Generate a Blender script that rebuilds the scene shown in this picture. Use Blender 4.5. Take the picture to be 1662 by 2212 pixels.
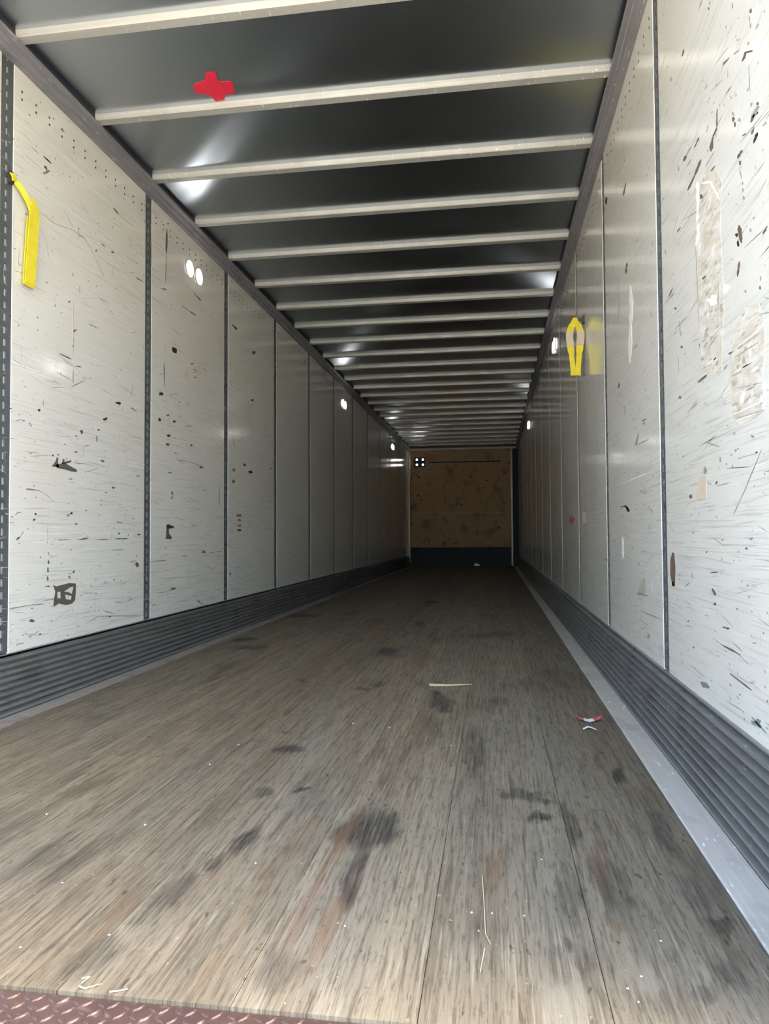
import bpy, bmesh, math, random
from mathutils import Vector, Matrix

random.seed(11)
scene = bpy.context.scene
for o in list(bpy.data.objects):
    bpy.data.objects.remove(o, do_unlink=True)
COL = scene.collection

# ------------------------------------------------------------------ camera
W = 1.255            # wall panel face, half width of the trailer (m)
Y_REAR = 1.058        # rear sill of the trailer floor
Y_FRONT = 16.70      # face of the front bulkhead
YAW, PITCH, ROLL, FPX = 0.1484, 0.0324, -0.0057, 1565.98
fwd = Vector((-math.sin(YAW) * math.cos(PITCH), math.cos(YAW) * math.cos(PITCH), math.sin(PITCH)))
rgt = Vector((math.cos(YAW), math.sin(YAW), 0))
upv = rgt.cross(fwd)
rgt, upv = rgt * math.cos(ROLL) + upv * math.sin(ROLL), upv * math.cos(ROLL) - rgt * math.sin(ROLL)
cam_data = bpy.data.cameras.new('camera')
cam_data.sensor_fit = 'HORIZONTAL'
cam_data.sensor_width = 36.0
cam_data.lens = FPX / 1662.0 * 36.0
cam_data.clip_start = 0.02
cam = bpy.data.objects.new('camera', cam_data)
COL.objects.link(cam)
m = Matrix((rgt, upv, -fwd)).transposed().to_4x4()
m.translation = Vector((0.6765, 0.0, 0.7011))
cam.matrix_world = m
scene.camera = cam

# ------------------------------------------------------------------ sky, sun, exposure
world = bpy.data.worlds.new('sky')
scene.world = world
world.use_nodes = True
wn = world.node_tree.nodes
wl = world.node_tree.links
wn.clear()
sky = wn.new('ShaderNodeTexSky')
sky.sky_type = 'NISHITA'
sky.sun_disc = False
sky.sun_elevation = math.radians(42)
sky.sun_rotation = math.radians(86)
sky.air_density = 1.0
sky.dust_density = 4.0
bg = wn.new('ShaderNodeBackground')
bg.inputs['Strength'].default_value = SKY_STRENGTH = 0.29
wo = wn.new('ShaderNodeOutputWorld')
haze = wn.new('ShaderNodeMix')      # thin high cloud: part of the blue is washed out to white
haze.data_type = 'RGBA'
haze.inputs[0].default_value = 0.05
wl.new(sky.outputs[0], haze.inputs[6])
haze.inputs[7].default_value = (3.2, 3.15, 2.9, 1.0)
wl.new(haze.outputs[2], bg.inputs['Color'])
wl.new(bg.outputs[0], wo.inputs['Surface'])

sun_data = bpy.data.lights.new('sun', 'SUN')
sun_data.energy = 4.8
sun_data.color = (1.0, 0.93, 0.80)
sun_data.angle = math.radians(0.6)
sun = bpy.data.objects.new('sun', sun_data)
COL.objects.link(sun)
sun.rotation_euler = Vector((0.741, 0.052, 0.669)).to_track_quat('Z', 'Y').to_euler()
sun.location = (6, 4, 9)

vs = scene.view_settings
vs.view_transform = 'Standard'
vs.look = 'None'
vs.exposure = 2.80
vs.gamma = 1.0
vs.use_curve_mapping = False

LAMP_STRENGTH = 2.4
scene.cycles.max_bounces = 6
scene.cycles.diffuse_bounces = 4
scene.cycles.glossy_bounces = 3
scene.cycles.adaptive_threshold = 0.05
scene.cycles.use_light_tree = False

# ------------------------------------------------------------------ node helpers
class NT:
    def __init__(s, name):
        s.mat = bpy.data.materials.new(name)
        s.mat.use_nodes = True
        s.t = s.mat.node_tree
        s.t.nodes.clear()
        s.out = s.t.nodes.new('ShaderNodeOutputMaterial')
        s.bsdf = s.t.nodes.new('ShaderNodeBsdfPrincipled')
        s.t.links.new(s.bsdf.outputs[0], s.out.inputs[0])

    def n(s, kind, **kw):
        nd = s.t.nodes.new(kind)
        for k, v in kw.items():
            setattr(nd, k, v)
        return nd

    def put(s, sock, v):
        if isinstance(v, bpy.types.NodeSocket):
            s.t.links.new(v, sock)
        elif isinstance(v, (tuple, list)) and sock.type == 'RGBA' and len(v) == 3:
            sock.default_value = (*v, 1.0)
        else:
            sock.default_value = v

    def set(s, **kw):
        for k, v in kw.items():
            s.put(s.bsdf.inputs[k.replace('_', ' ')], v)

    def pos(s):
        return s.n('ShaderNodeNewGeometry').outputs['Position']

    def map(s, vec, scale=(1, 1, 1), loc=(0, 0, 0), rot=(0, 0, 0), kind='POINT'):
        nd = s.n('ShaderNodeMapping', vector_type=kind)
        s.put(nd.inputs['Vector'], vec)
        nd.inputs['Scale'].default_value = scale
        nd.inputs['Location'].default_value = loc
        nd.inputs['Rotation'].default_value = rot
        return nd.outputs[0]

    def noise(s, vec, scale=1.0, detail=3.0, rough=0.55, dist=0.0, col=False):
        nd = s.n('ShaderNodeTexNoise')
        s.put(nd.inputs['Vector'], vec)
        nd.inputs['Scale'].default_value = scale
        nd.inputs['Detail'].default_value = detail
        nd.inputs['Roughness'].default_value = rough
        nd.inputs['Distortion'].default_value = dist
        return nd.outputs['Color' if col else 'Fac']

    def rng(s, v, a, b, c=0.0, d=1.0, smooth=False):
        nd = s.n('ShaderNodeMapRange')
        if smooth:
            nd.interpolation_type = 'SMOOTHSTEP'
        s.put(nd.inputs['Value'], v)
        for k, x in zip(('From Min', 'From Max', 'To Min', 'To Max'), (a, b, c, d)):
            s.put(nd.inputs[k], x)
        return nd.outputs[0]

    def math(s, op, a, b=0.0, c=None):
        nd = s.n('ShaderNodeMath', operation=op)
        s.put(nd.inputs[0], a)
        s.put(nd.inputs[1], b)
        if c is not None:
            s.put(nd.inputs[2], c)
        return nd.outputs[0]

    def mix(s, f, a, b, mode='MIX'):
        nd = s.n('ShaderNodeMix', data_type='RGBA', blend_type=mode)
        s.put(nd.inputs[0], f)
        s.put(nd.inputs[6], a)
        s.put(nd.inputs[7], b)
        return nd.outputs[2]

    def bump(s, h, strength=0.2, dist=0.01):
        nd = s.n('ShaderNodeBump')
        nd.inputs['Strength'].default_value = strength
        nd.inputs['Distance'].default_value = dist
        s.put(nd.inputs['Height'], h)
        s.put(s.bsdf.inputs['Normal'], nd.outputs[0])

    def sep(s, vec):
        nd = s.n('ShaderNodeSeparateXYZ')
        s.put(nd.inputs[0], vec)
        return nd.outputs

    def randobj(s):
        return s.n('ShaderNodeObjectInfo').outputs['Random']


def plain(name, col, rough=0.6, metal=0.0, spec=None):
    k = NT(name)
    p = k.pos()
    v = k.noise(p, 35.0, 3.0)
    dark = tuple(c * 0.82 for c in col)
    lite = tuple(min(1, c * 1.12) for c in col)
    k.set(Base_Color=k.mix(v, dark, lite), Roughness=k.rng(k.noise(p, 14.0), 0, 1, max(rough - .08, .03), min(rough + .08, 1)), Metallic=metal)
    if spec is not None:
        k.set(Specular_IOR_Level=spec)
    return k.mat


# ------------------------------------------------------------------ materials
def mat_wall():
    k = NT('white_liner_panel')
    p = k.pos()
    base = k.mix(k.noise(p, 1.1, 3.0), (0.63, 0.62, 0.55), (0.73, 0.72, 0.655))
    # faint yellow-brown scuff clouds
    cloud = k.rng(k.noise(k.map(p, (1, .55, 1)), 2.2, 4.0, .6), .52, .72, 0, .35, True)
    base = k.mix(cloud, base, (0.66, 0.60, 0.50))
    # hairline scratches left by cargo sliding along the length of the trailer
    q = k.map(p, (1, 1.3, 60), rot=(math.radians(-1.5), 0, 0))
    s1 = k.noise(q, 1.6, 4.0, .65)
    q2 = k.map(p, (1, 2.6, 150), rot=(math.radians(2.2), 0, 0))
    s2 = k.noise(q2, 1.3, 3.0, .6)
    zone = k.noise(k.map(p, (1, .8, 1.5)), 1.5, 3.0)
    z = k.sep(p)[2]
    wear = k.math('ADD', k.rng(zone, .35, .7, 0, .5), k.rng(z, .2, 1.7, .38, .12))
    d1 = k.math('MULTIPLY', k.rng(s1, .55, .68, 0, 1, True), wear)
    d2 = k.math('MULTIPLY', k.rng(s2, .57, .68, 0, 1, True), wear)
    base = k.mix(k.math('MULTIPLY', d1, .6), base, (0.27, 0.26, 0.23))
    base = k.mix(k.math('MULTIPLY', d2, .55), base, (0.22, 0.21, 0.19))
    # pale gouges
    s3 = k.noise(k.map(p, (1, 2.0, 90), rot=(math.radians(-4), 0, 0), loc=(3, 1, 7)), 1.4, 3.0)
    base = k.mix(k.rng(s3, .64, .72, 0, .5, True), base, (0.86, 0.86, 0.83))
    # specks of dirt
    sp = k.noise(k.map(p, (1, 1, 1.5)), 42.0, 2.0, .5)
    base = k.mix(k.rng(sp, .71, .76, 0, .75, True), base, (0.10, 0.095, 0.085))
    rough = k.math('ADD', k.rng(k.noise(p, 6.0, 3.0), .3, .7, .10, .16), k.math('MULTIPLY', d1, .2))
    k.set(Base_Color=base, Roughness=rough, Specular_IOR_Level=.6)
    k.bump(k.noise(k.map(p, (1, .8, 1.1)), 2.0, 2.0), .12, .02)
    return k.mat


def mat_roof():
    k = NT('bright_roof_sheet')
    p = k.pos()
    c = k.mix(k.noise(p, 1.4, 2.0), (0.53, 0.58, 0.65), (0.60, 0.65, 0.72))
    tg = k.n('ShaderNodeCombineXYZ')      # rolling grain runs lengthwise, so glints spread across it
    tg.inputs[0].default_value = 1.0
    k.set(Anisotropic=.97, Tangent=tg.outputs[0])
    k.set(Base_Color=c, Metallic=1.0, Roughness=k.rng(k.noise(p, 2.5, 2.0), .3, .7, .24, .27))
    return k.mat


def mat_galv(name, col, rough=.42, metal=.75, streak=(40, 1, 40), dirt=.4):
    k = NT(name)
    p = k.pos()
    a = k.noise(k.map(p, streak), 1.5, 4.0, .6)
    c = k.mix(a, tuple(x * .7 for x in col), tuple(min(1, x * 1.2) for x in col))
    sc = k.noise(k.map(p, (30, 6, 30)), 3.0, 2.0)
    c = k.mix(k.rng(sc, .66, .74, 0, .6, True), c, tuple(min(1, x * 2.4) for x in col))
    dm = k.rng(k.noise(p, 5.0, 4.0, .65), .5, .75, 0, dirt, True)
    c = k.mix(dm, c, (0.05, 0.047, 0.04))
    k.set(Base_Color=c, Metallic=metal, Roughness=k.rng(k.noise(p, 12.0), .3, .7, rough - .08, rough + .12))
    return k.mat


STAINS = [(0.099,1.62,0.061,0.018,-1.646,'d',0.8),
          (0.074,1.503,0.023,0.013,-1.635,'d',0.6),
          (0.047,1.355,0.082,0.026,-1.696,'d',0.55),
          (0.009,1.148,0.065,0.029,-1.581,'d',0.5),
          (-0.451,1.914,0.089,0.041,-1.921,'b',0.5),
          (-0.026,1.289,0.096,0.013,-1.542,'o',0.5),
          (-0.228,1.453,0.096,0.022,-1.599,'d',0.4),
          (0.367,1.735,0.103,0.067,-1.712,'d',0.75),
          (0.387,1.51,0.128,0.016,-1.533,'d',0.7),
          (0.325,1.653,0.155,0.014,-1.585,'o',0.7),
          (0.32,1.358,0.139,0.011,-1.587,'r',0.6),
          (0.671,1.591,0.105,0.02,-1.672,'o',0.5),
          (0.424,1.723,0.097,0.013,-1.509,'d',0.5),
          (0.148,1.98,0.012,0.021,-0.902,'d',0.8),
          (0.613,2.402,0.266,0.031,-1.587,'d',0.45),
          (0.329,1.147,0.049,0.033,-1.55,'d',0.35),
          (0.048,1.938,0.027,0.017,-1.694,'d',0.6),
          (0.009,2.322,0.039,0.042,-1.795,'d',0.5),
          (0.225,1.662,0.089,0.021,-1.525,'o',0.4),
          (0.751,2.003,0.063,0.038,0.133,'d',0.55),
          (0.786,1.862,0.025,0.022,0.842,'d',0.9),
          (0.808,1.962,0.012,0.011,-1.462,'d',0.8),
          (1.03,2.221,0.062,0.015,-1.734,'d',0.7),
          (0.853,1.842,0.125,0.01,-1.577,'d',0.6),
          (0.909,1.519,0.111,0.033,-1.572,'d',0.45),
          (0.894,1.624,0.159,0.011,-1.689,'o',0.5),
          (0.808,1.457,0.126,0.024,-1.778,'d',0.35),
          (1.066,1.816,0.123,0.023,-1.608,'d',0.5),
          (1.056,1.512,0.083,0.025,-1.513,'d',0.35),
          (1.076,1.383,0.014,0.017,-1.244,'d',0.7),
          (0.891,1.375,0.025,0.021,-1.505,'o',0.5),
          (0.823,1.275,0.032,0.02,-1.435,'d',0.3),
          (1.044,1.244,0.04,0.015,-1.628,'d',0.5),
          (0.991,1.186,0.012,0.02,-0.909,'d',0.4),
          (1.062,2.034,0.062,0.031,-1.452,'o',0.5),
          (1.061,1.347,0.065,0.015,-1.398,'b',0.4),
          (0.787,1.313,0.011,0.004,-1.527,'d',0.6),
          (0.912,1.208,0.043,0.011,-1.48,'w',0.3),
          (0.773,1.15,0.061,0.032,-1.763,'w',0.35),
          (0.454,3.054,0.045,0.136,0.124,'d',0.7),
          (0.416,3.226,0.015,0.051,0.122,'d',0.9),
          (0.042,4.371,0.061,0.159,0.113,'d',0.7),
          (0.124,3.39,0.028,0.057,0.121,'d',0.6),
          (0.078,3.29,0.026,0.045,0.906,'d',0.6),
          (-0.236,3.435,0.021,0.049,0.61,'d',0.6),
          (-1.005,4.753,0.063,0.097,0.109,'d',0.8),
          (-0.833,4.423,0.087,0.087,1.471,'d',0.6),
          (-1.02,6.254,0.136,0.169,1.506,'d',0.7),
          (0.654,5.183,0.109,0.258,-0.802,'d',0.5),
          (0.09,5.755,0.033,0.164,0.102,'d',0.6),
          (0.032,7.634,0.088,0.153,0.086,'d',0.8),
          (-0.001,2.337,0.035,0.046,1.068,'d',0.5),
          (-0.073,2.549,0.007,0.024,1.12,'d',0.7),
          (0.689,3.114,0.032,0.078,0.123,'d',0.5)]


def mat_floor(x0=-9.0, x1=9.0):
    k = NT('worn_hardwood_board')
    p = k.pos()
    rnd = k.randobj()
    # laminated staves: narrow strips running lengthwise, each its own tone
    x, y, z = k.sep(p)[:3]
    stave = k.math('FLOOR', k.math('DIVIDE', x, 0.031))
    off = k.math('MULTIPLY', k.math('FRACT', k.math('MULTIPLY', k.math('SINE', k.math('MULTIPLY', stave, 12.9898)), 43758.5)), 1.0)
    seg = k.math('FLOOR', k.math('DIVIDE', k.math('ADD', y, k.math('MULTIPLY', off, 1.4)), 1.25))
    comb = k.n('ShaderNodeCombineXYZ')
    k.put(comb.inputs[0], stave)
    k.put(comb.inputs[1], seg)
    wn_ = k.n('ShaderNodeTexWhiteNoise', noise_dimensions='2D')
    k.put(wn_.inputs['Vector'], comb.outputs[0])
    tone = wn_.outputs['Value']
    c = k.mix(tone, (0.29, 0.225, 0.155), (0.44, 0.375, 0.28))
    # weathered grey film, stronger towards one side
    grey = k.math('ADD', k.rng(k.noise(k.map(p, (1.6, .35, 1)), 1.7, 4.0, .6), .35, .65, .05, .6), k.rng(x, -.6, 1.1, -.15, .2))
    c = k.mix(grey, c, (0.37, 0.355, 0.335))
    # grain, long scratches
    g = k.noise(k.map(p, (75, 2.6, 1)), 1.4, 5.0, .65)
    c = k.mix(k.rng(g, .47, .66, 0, .7, True), c, (0.14, 0.115, 0.09))
    g2 = k.noise(k.map(p, (170, 16, 1), loc=(9, 4, 0)), 1.0, 3.0, .7)
    c = k.mix(k.rng(g2, .50, .66, 0, .62, True), c, (0.10, 0.085, 0.07))
    g3 = k.noise(k.map(p, (110, 3.5, 1), loc=(2, 6, 0)), 1.2, 3.0, .6)
    c = k.mix(k.rng(g3, .54, .72, 0, .6, True), c, (0.60, 0.555, 0.46))
    # rusty brown streaks
    r = k.noise(k.map(p, (9, .7, 1), loc=(5, 0, 0)), 1.5, 4.0, .6)
    c = k.mix(k.rng(r, .57, .75, 0, .55, True), c, (0.27, 0.15, 0.085))
    # broad grime
    gr = k.noise(k.map(p, (2.4, .8, 1), loc=(1, 8, 0)), 1.7, 5.0, .62)
    c = k.mix(k.rng(gr, .52, .74, 0, .65, True), c, (0.085, 0.078, 0.07))
    # dry dust, pale specks
    sp = k.noise(p, 70.0, 2.0, .5)
    c = k.mix(k.rng(sp, .68, .76, 0, .7, True), c, (0.62, 0.57, 0.48))
    sp2 = k.noise(k.map(p, (1, .5, 1), loc=(4, 4, 4)), 45.0, 2.0, .5)
    c = k.mix(k.rng(sp2, .67, .74, 0, .7, True), c, (0.06, 0.052, 0.045))
    # individual stains
    nz = k.n('ShaderNodeVectorMath', operation='MULTIPLY_ADD')
    k.put(nz.inputs[0], k.noise(k.map(p, (1, .4, 1)), 16.0, 3.0, .6, col=True))
    nz.inputs[1].default_value = (.06, .20, 0)
    k.put(nz.inputs[2], p)
    wp = nz.outputs[0]
    mod = k.math('MULTIPLY', k.rng(g2, .36, .56, .72, 1.0), k.rng(g3, .40, .66, 1.0, .6))
    tints = {'d': (0.055, 0.05, 0.046), 'b': (0.13, 0.085, 0.055), 'o': (0.23, 0.13, 0.07), 'r': (0.22, 0.075, 0.055), 'w': (0.62, 0.59, 0.53)}
    for sx, sy, a, b, ang, tint, st in STAINS:
        reach = 1.3 * max(a, b) + .05 if abs(math.sin(ang)) < .9 else 1.5 * b + .07
        if sx + reach < x0 or sx - reach > x1:
            continue
        mp = k.map(wp, (a * 1.25 + .006, b * 1.3 + .006, 1000.0), (sx + .03, sy + .10, 0), (0, 0, ang), 'TEXTURE')
        ln = k.n('ShaderNodeVectorMath', operation='LENGTH')
        k.put(ln.inputs[0], mp)
        if tint in 'obr':
            st *= .75 if tint != 'r' else .5
        f = k.math('MULTIPLY', k.rng(ln.outputs['Value'], 1.15, .45, 0, min(1.0, st * 1.35), True), mod)
        c = k.mix(f, c, tints[tint])
    c = k.mix(k.rng(rnd, 0, 1, 0, .22), c, (0.12, 0.10, 0.08), 'MULTIPLY')
    c = k.mix(1.0, c, (0.51, 0.478, 0.39), 'MULTIPLY')
    k.set(Base_Color=c, Roughness=k.rng(g, .3, .7, .55, .75), Specular_IOR_Level=.3)
    h = k.math('ADD', k.math('MULTIPLY', g2, -1.0), k.math('MULTIPLY', g, -1.2))
    k.bump(h, .35, .004)
    return k.mat


def mat_plywood():
    k = NT('bulkhead_plywood')
    p = k.pos()
    c = k.mix(k.noise(k.map(p, (1.0, 1, 9)), 2.5, 5.0, .6, .4), (0.42, 0.27, 0.14), (0.58, 0.39, 0.21))
    c = k.mix(k.rng(k.noise(p, 3.0, 5.0, .65), .5, .72, 0, .7, True), c, (0.15, 0.08, 0.04))
    c = k.mix(k.rng(k.noise(p, 11.0, 2.0), .66, .72, 0, .9, True), c, (0.03, 0.02, 0.015))
    k.set(Base_Color=c, Roughness=.75)
    return k.mat


def mat_residue():
    k = NT('cream_glue_patch')
    p = k.pos()
    a = k.noise(k.map(p, (1, 7, 30), rot=(math.radians(8), 0, 0)), 1.6, 4.0, .65)
    c = k.mix(k.rng(a, .36, .62, 0, 1), (0.45, 0.40, 0.30), (0.60, 0.58, 0.52))
    b = k.noise(k.map(p, (1, 16, 55), rot=(math.radians(-5), 0, 0), loc=(0, 3, 2)), 1.3, 3.0, .6)
    c = k.mix(k.rng(b, .56, .68, 0, .75, True), c, (0.24, 0.21, 0.16))
    c = k.mix(k.rng(k.noise(p, 22.0, 3.0), .60, .70, 0, .6, True), c, (0.76, 0.75, 0.70))
    k.set(Base_Color=c, Roughness=.65)
    return k.mat


def mat_web():
    k = NT('yellow_webbing')
    p = k.pos()
    rib = k.n('ShaderNodeTexWave')
    rib.bands_direction = 'Z'
    rib.inputs['Scale'].default_value = 90
    k.put(rib.inputs['Vector'], p)
    c = k.mix(k.noise(p, 18, 3.0), (0.62, 0.50, 0.02), (0.92, 0.80, 0.05))
    k.set(Base_Color=c, Roughness=.65)
    k.bump(rib.outputs['Fac'], .3, .002)
    return k.mat


def mat_lamp():
    k = NT('lit_lens')
    p = k.pos()
    k.set(Base_Color=(.9, .9, .88), Roughness=.4, Emission_Color=k.mix(k.noise(p, 9.0), (1, .98, .92), (1, 1, .97)), Emission_Strength=LAMP_STRENGTH)
    return k.mat


def mat_concrete():
    k = NT('yard_concrete')
    p = k.pos()
    c = k.mix(k.noise(p, .6, 6.0, .6), (0.36, 0.325, 0.265), (0.48, 0.44, 0.365))
    c = k.mix(k.rng(k.noise(p, 4.0, 5.0), .58, .75, 0, .5), c, (0.2, 0.19, 0.17))
    k.set(Base_Color=c, Roughness=.85)
    return k.mat


def mat_rust_plate():
    k = NT('rusty_tread_plate')
    p = k.pos()
    c = k.mix(k.noise(p, 9.0, 4.0), (0.05, 0.027, 0.021), (0.10, 0.057, 0.046))
    c = k.mix(k.rng(k.noise(p, 60, 3.0), .55, .7, 0, .6), c, (0.17, 0.12, 0.105))
    k.set(Base_Color=c, Roughness=.5, Metallic=.25)
    return k.mat


M = {
    'wall': mat_wall(), 'roof': mat_roof(), 'ply': mat_plywood(), 'web': mat_web(), 'lamp': mat_lamp(),
    'concrete': mat_concrete(), 'rust': mat_rust_plate(),
    'bow': mat_galv('galvanised_bow', (0.46, 0.46, 0.425), .42, .2, (1, 40, 40), .12),
    'rail': mat_galv('mill_aluminium_rail', (0.32, 0.32, 0.335), .50, .45, (40, .6, 40), .25),
    'post': mat_galv('galvanised_post', (0.15, 0.165, 0.17), .50, .5, (20, 20, 1), .3),
    'scuff': mat_galv('galvanised_scuff_liner', (0.31, 0.31, 0.295), .40, .6, (30, .5, 30), .45),
    'plate': mat_galv('aluminium_floor_strip', (0.52, 0.49, 0.43), .6, .15, (60, .6, 1), .3),
    'plate_dirty': mat_galv('grimy_floor_strip', (0.27, 0.235, 0.195), .65, .1, (60, .6, 1), .45),
    'skin': plain('outer_aluminium_skin', (0.62, 0.62, 0.60), .5, .3),
    'gap_shade': plain('black_gap_shade', (0.022, 0.023, 0.028), .6),  # black stands for the shade in the gap over the rails
    'steel': plain('dark_kick_steel', (0.007, 0.010, 0.020), .6, .0),
    'cornermetal': plain('corner_trim_metal', (0.46, 0.44, 0.38), .45, .4),
    'subfloor': plain('dark_crossmember', (0.05, 0.045, 0.04), .8),
    'red': plain('red_tape', (0.70, 0.012, 0.05), .4),
    'redplastic': plain('red_film', (0.62, 0.10, 0.12), .4),
    'whiteplastic': plain('white_film', (0.80, 0.78, 0.76), .4),
    'chip': plain('pale_wood_chip', (0.56, 0.49, 0.36), .7),
    'splinter': plain('fresh_wood_splinter', (0.50, 0.42, 0.25), .7),
    'glint': plain('glint_lump_metal', (0.75, 0.75, 0.74), .25, .8),  # shiny metal of the lump added as a kick plate glint
    'clip': plain('dark_steel_clip', (0.09, 0.075, 0.06), .45, .7),
    'sleeve': plain('faded_webbing_sleeve', (0.60, 0.50, 0.37), .75),
    'housing': plain('lamp_bezel', (0.32, 0.32, 0.31), .4),
    'k': plain('black_scuff', (0.018, 0.017, 0.015), .7),
    'd': plain('dark_scuff', (0.10, 0.095, 0.082), .7),
    'g': plain('grey_scuff', (0.27, 0.26, 0.235), .6),
    'l': plain('light_scuff', (0.45, 0.44, 0.40), .5),
    'n': plain('adhesive_residue', (0.095, 0.085, 0.06), .8),
    'm': plain('dusty_residue', (0.36, 0.33, 0.27), .8),
    't': plain('tan_smudge', (0.55, 0.46, 0.35), .6),
    'o': plain('rust_smudge', (0.13, 0.08, 0.055), .7),
    'r': plain('red_brown_smudge', (0.36, 0.14, 0.10), .6),
    'R': plain('red_smudge', (0.42, 0.07, 0.05), .6),
    'e': plain('blue_green_smudge', (0.16, 0.21, 0.215), .6),
    'w': plain('bare_white_patch', (0.78, 0.765, 0.71), .5),
    'res': mat_residue(),
    'rivet': plain('dark_rivet', (0.07, 0.068, 0.062), .5, .4),
}


# ------------------------------------------------------------------ mesh helpers
def new_mesh(name, verts, faces, mat, smooth=False):
    me = bpy.data.meshes.new(name)
    me.from_pydata([tuple(v) for v in verts], [], faces)
    me.materials.append(mat)
    me.update()
    if smooth:
        for f in me.polygons:
            f.use_smooth = True
    return me


def link(name, data, parent=None, loc=(0, 0, 0), rot=(0, 0, 0)):
    o = bpy.data.objects.new(name, data)
    COL.objects.link(o)
    o.location = loc
    o.rotation_euler = rot
    if parent:
        o.parent = parent
    return o


class MB:
    def __init__(s):
        s.v, s.f = [], []

    def add(s, verts, faces):
        b = len(s.v)
        s.v += [tuple(v) for v in verts]
        s.f += [tuple(i + b for i in f) for f in faces]

    def box(s, x0, x1, y0, y1, z0, z1):
        s.add([(x0, y0, z0), (x1, y0, z0), (x1, y1, z0), (x0, y1, z0), (x0, y0, z1), (x1, y0, z1), (x1, y1, z1), (x0, y1, z1)],
              [(3, 2, 1, 0), (4, 5, 6, 7), (0, 1, 5, 4), (1, 2, 6, 5), (2, 3, 7, 6), (3, 0, 4, 7)])

    def prism(s, prof, axis, a, b):
        """extrude a closed 2D profile; axis 'y': profile is (x, z); axis 'x': profile is (y, z)"""
        n = len(prof)
        if axis == 'y':
            vs_ = [(p[0], a, p[1]) for p in prof] + [(p[0], b, p[1]) for p in prof]
        elif axis == 'x':
            vs_ = [(a, p[0], p[1]) for p in prof] + [(b, p[0], p[1]) for p in prof]
        else:
            vs_ = [(p[0], p[1], a) for p in prof] + [(p[0], p[1], b) for p in prof]
        fs = [(i, (i + 1) % n, (i + 1) % n + n, i + n) for i in range(n)]
        fs += [tuple(range(n))[::-1], tuple(range(n, 2 * n))]
        s.add(vs_, fs)

    def disc(s, c, r, depth, axis, n=20, bevel=.25):
        """short round button along +/-x (axis = sign)"""
        c = Vector(c)
        rings = [(0, r), (depth * (1 - bevel), r), (depth, r * .86)]
        vs_ = []
        for d, rr in rings:
            for i in range(n):
                t = 2 * math.pi * i / n
                vs_.append((c.x + axis * d, c.y + rr * math.cos(t), c.z + rr * math.sin(t)))
        fs = []
        for k in range(2):
            for i in range(n):
                j = (i + 1) % n
                fs.append((k * n + i, k * n + j, (k + 1) * n + j, (k + 1) * n + i))
        fs.append(tuple(range(2 * n, 3 * n)))
        fs.append(tuple(range(n))[::-1])
        s.add(vs_, fs)

    def ribbon(s, path, th=.003):
        """path: list of (centre, half-width vector, normal); a flat band with thickness"""
        vs_, fs = [], []
        for c, hw, nn in path:
            c, hw, nn = Vector(c), Vector(hw), Vector(nn).normalized() * th / 2
            vs_ += [c - hw - nn, c + hw - nn, c + hw + nn, c - hw + nn]
        for i in range(len(path) - 1):
            a, b = i * 4, i * 4 + 4
            for q in range(4):
                r = (q + 1) % 4
                fs.append((a + q, a + r, b + r, b + q))
        e = (len(path) - 1) * 4
        fs += [(3, 2, 1, 0), (e, e + 1, e + 2, e + 3)]
        s.add(vs_, fs)

    def mesh(s, name, mat, smooth=False, fix=True):
        me = new_mesh(name, s.v, s.f, mat, smooth)
        if fix:
            bm = bmesh.new()
            bm.from_mesh(me)
            bmesh.ops.recalc_face_normals(bm, faces=bm.faces)
            bm.to_mesh(me)
            bm.free()
        return me

    def build(s, name, mat, parent=None, loc=(0, 0, 0), rot=(0, 0, 0), smooth=False):
        return link(name, s.mesh(name, mat, smooth), parent, loc, rot)


def tag(o, label=None, cat=None, group=None, kind=None):
    for k, v in (('label', label), ('category', cat), ('group', group), ('kind', kind)):
        if v:
            o[k] = v
    return o


def thing(name, loc, label, cat, group=None, rot=(0, 0, 0)):
    return tag(link(name, None, None, loc, rot), label, cat, group)


def copy_part(o, parent, loc=None):
    c = o.copy()
    COL.objects.link(c)
    c.parent = parent
    if loc is not None:
        c.location = loc
    return c


# ------------------------------------------------------------------ outside: yard and tread plate at the sill
yard = MB()
yard.box(-45, 45, -60, 60, -1.35, -1.25)
tag(yard.build('ground', M['concrete']), 'pale concrete yard outside the open rear of the trailer', kind='structure')

# ------------------------------------------------------------------ floor
base = MB()
base.box(-1.30, 1.30, Y_REAR + .01, Y_FRONT + .1, -.12, -.034)
floor = tag(base.build('floor', M['subfloor']), 'worn hardwood trailer floor running to the far bulkhead', kind='structure')
BW = 2.244 / 8
bd = MB()
g = .0005
bd.prism([(g, -.034), (BW - g, -.034), (BW - g, -.0008), (BW - g - .001, 0), (g + .001, 0), (g, -.0008)], 'y', Y_REAR, Y_FRONT - .002)
bd_me = bd.mesh('floor_board', M['subfloor'])
for i in range(8):
    o = link('floor_board', bd_me, floor, (-1.122 + i * BW, 0, 0))
    o.material_slots[0].link = 'OBJECT'
    o.material_slots[0].material = mat_floor(-1.122 + i * BW, -1.122 + (i + 1) * BW)
for s in (-1, 1):
    pl = MB()
    a, b = sorted((s * 1.1235, s * 1.2035))
    pl.prism([(a, -.034), (b, -.034), (b, .004), (a + .002, .004), (a, .002)], 'y', Y_REAR, Y_FRONT - .002)
    tag(pl.build('edge_strip', M['plate_dirty' if s < 0 else 'plate'], floor), 'grimy brown-grey metal strip' if s < 0 else 'pale grey metal strip')

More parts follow.
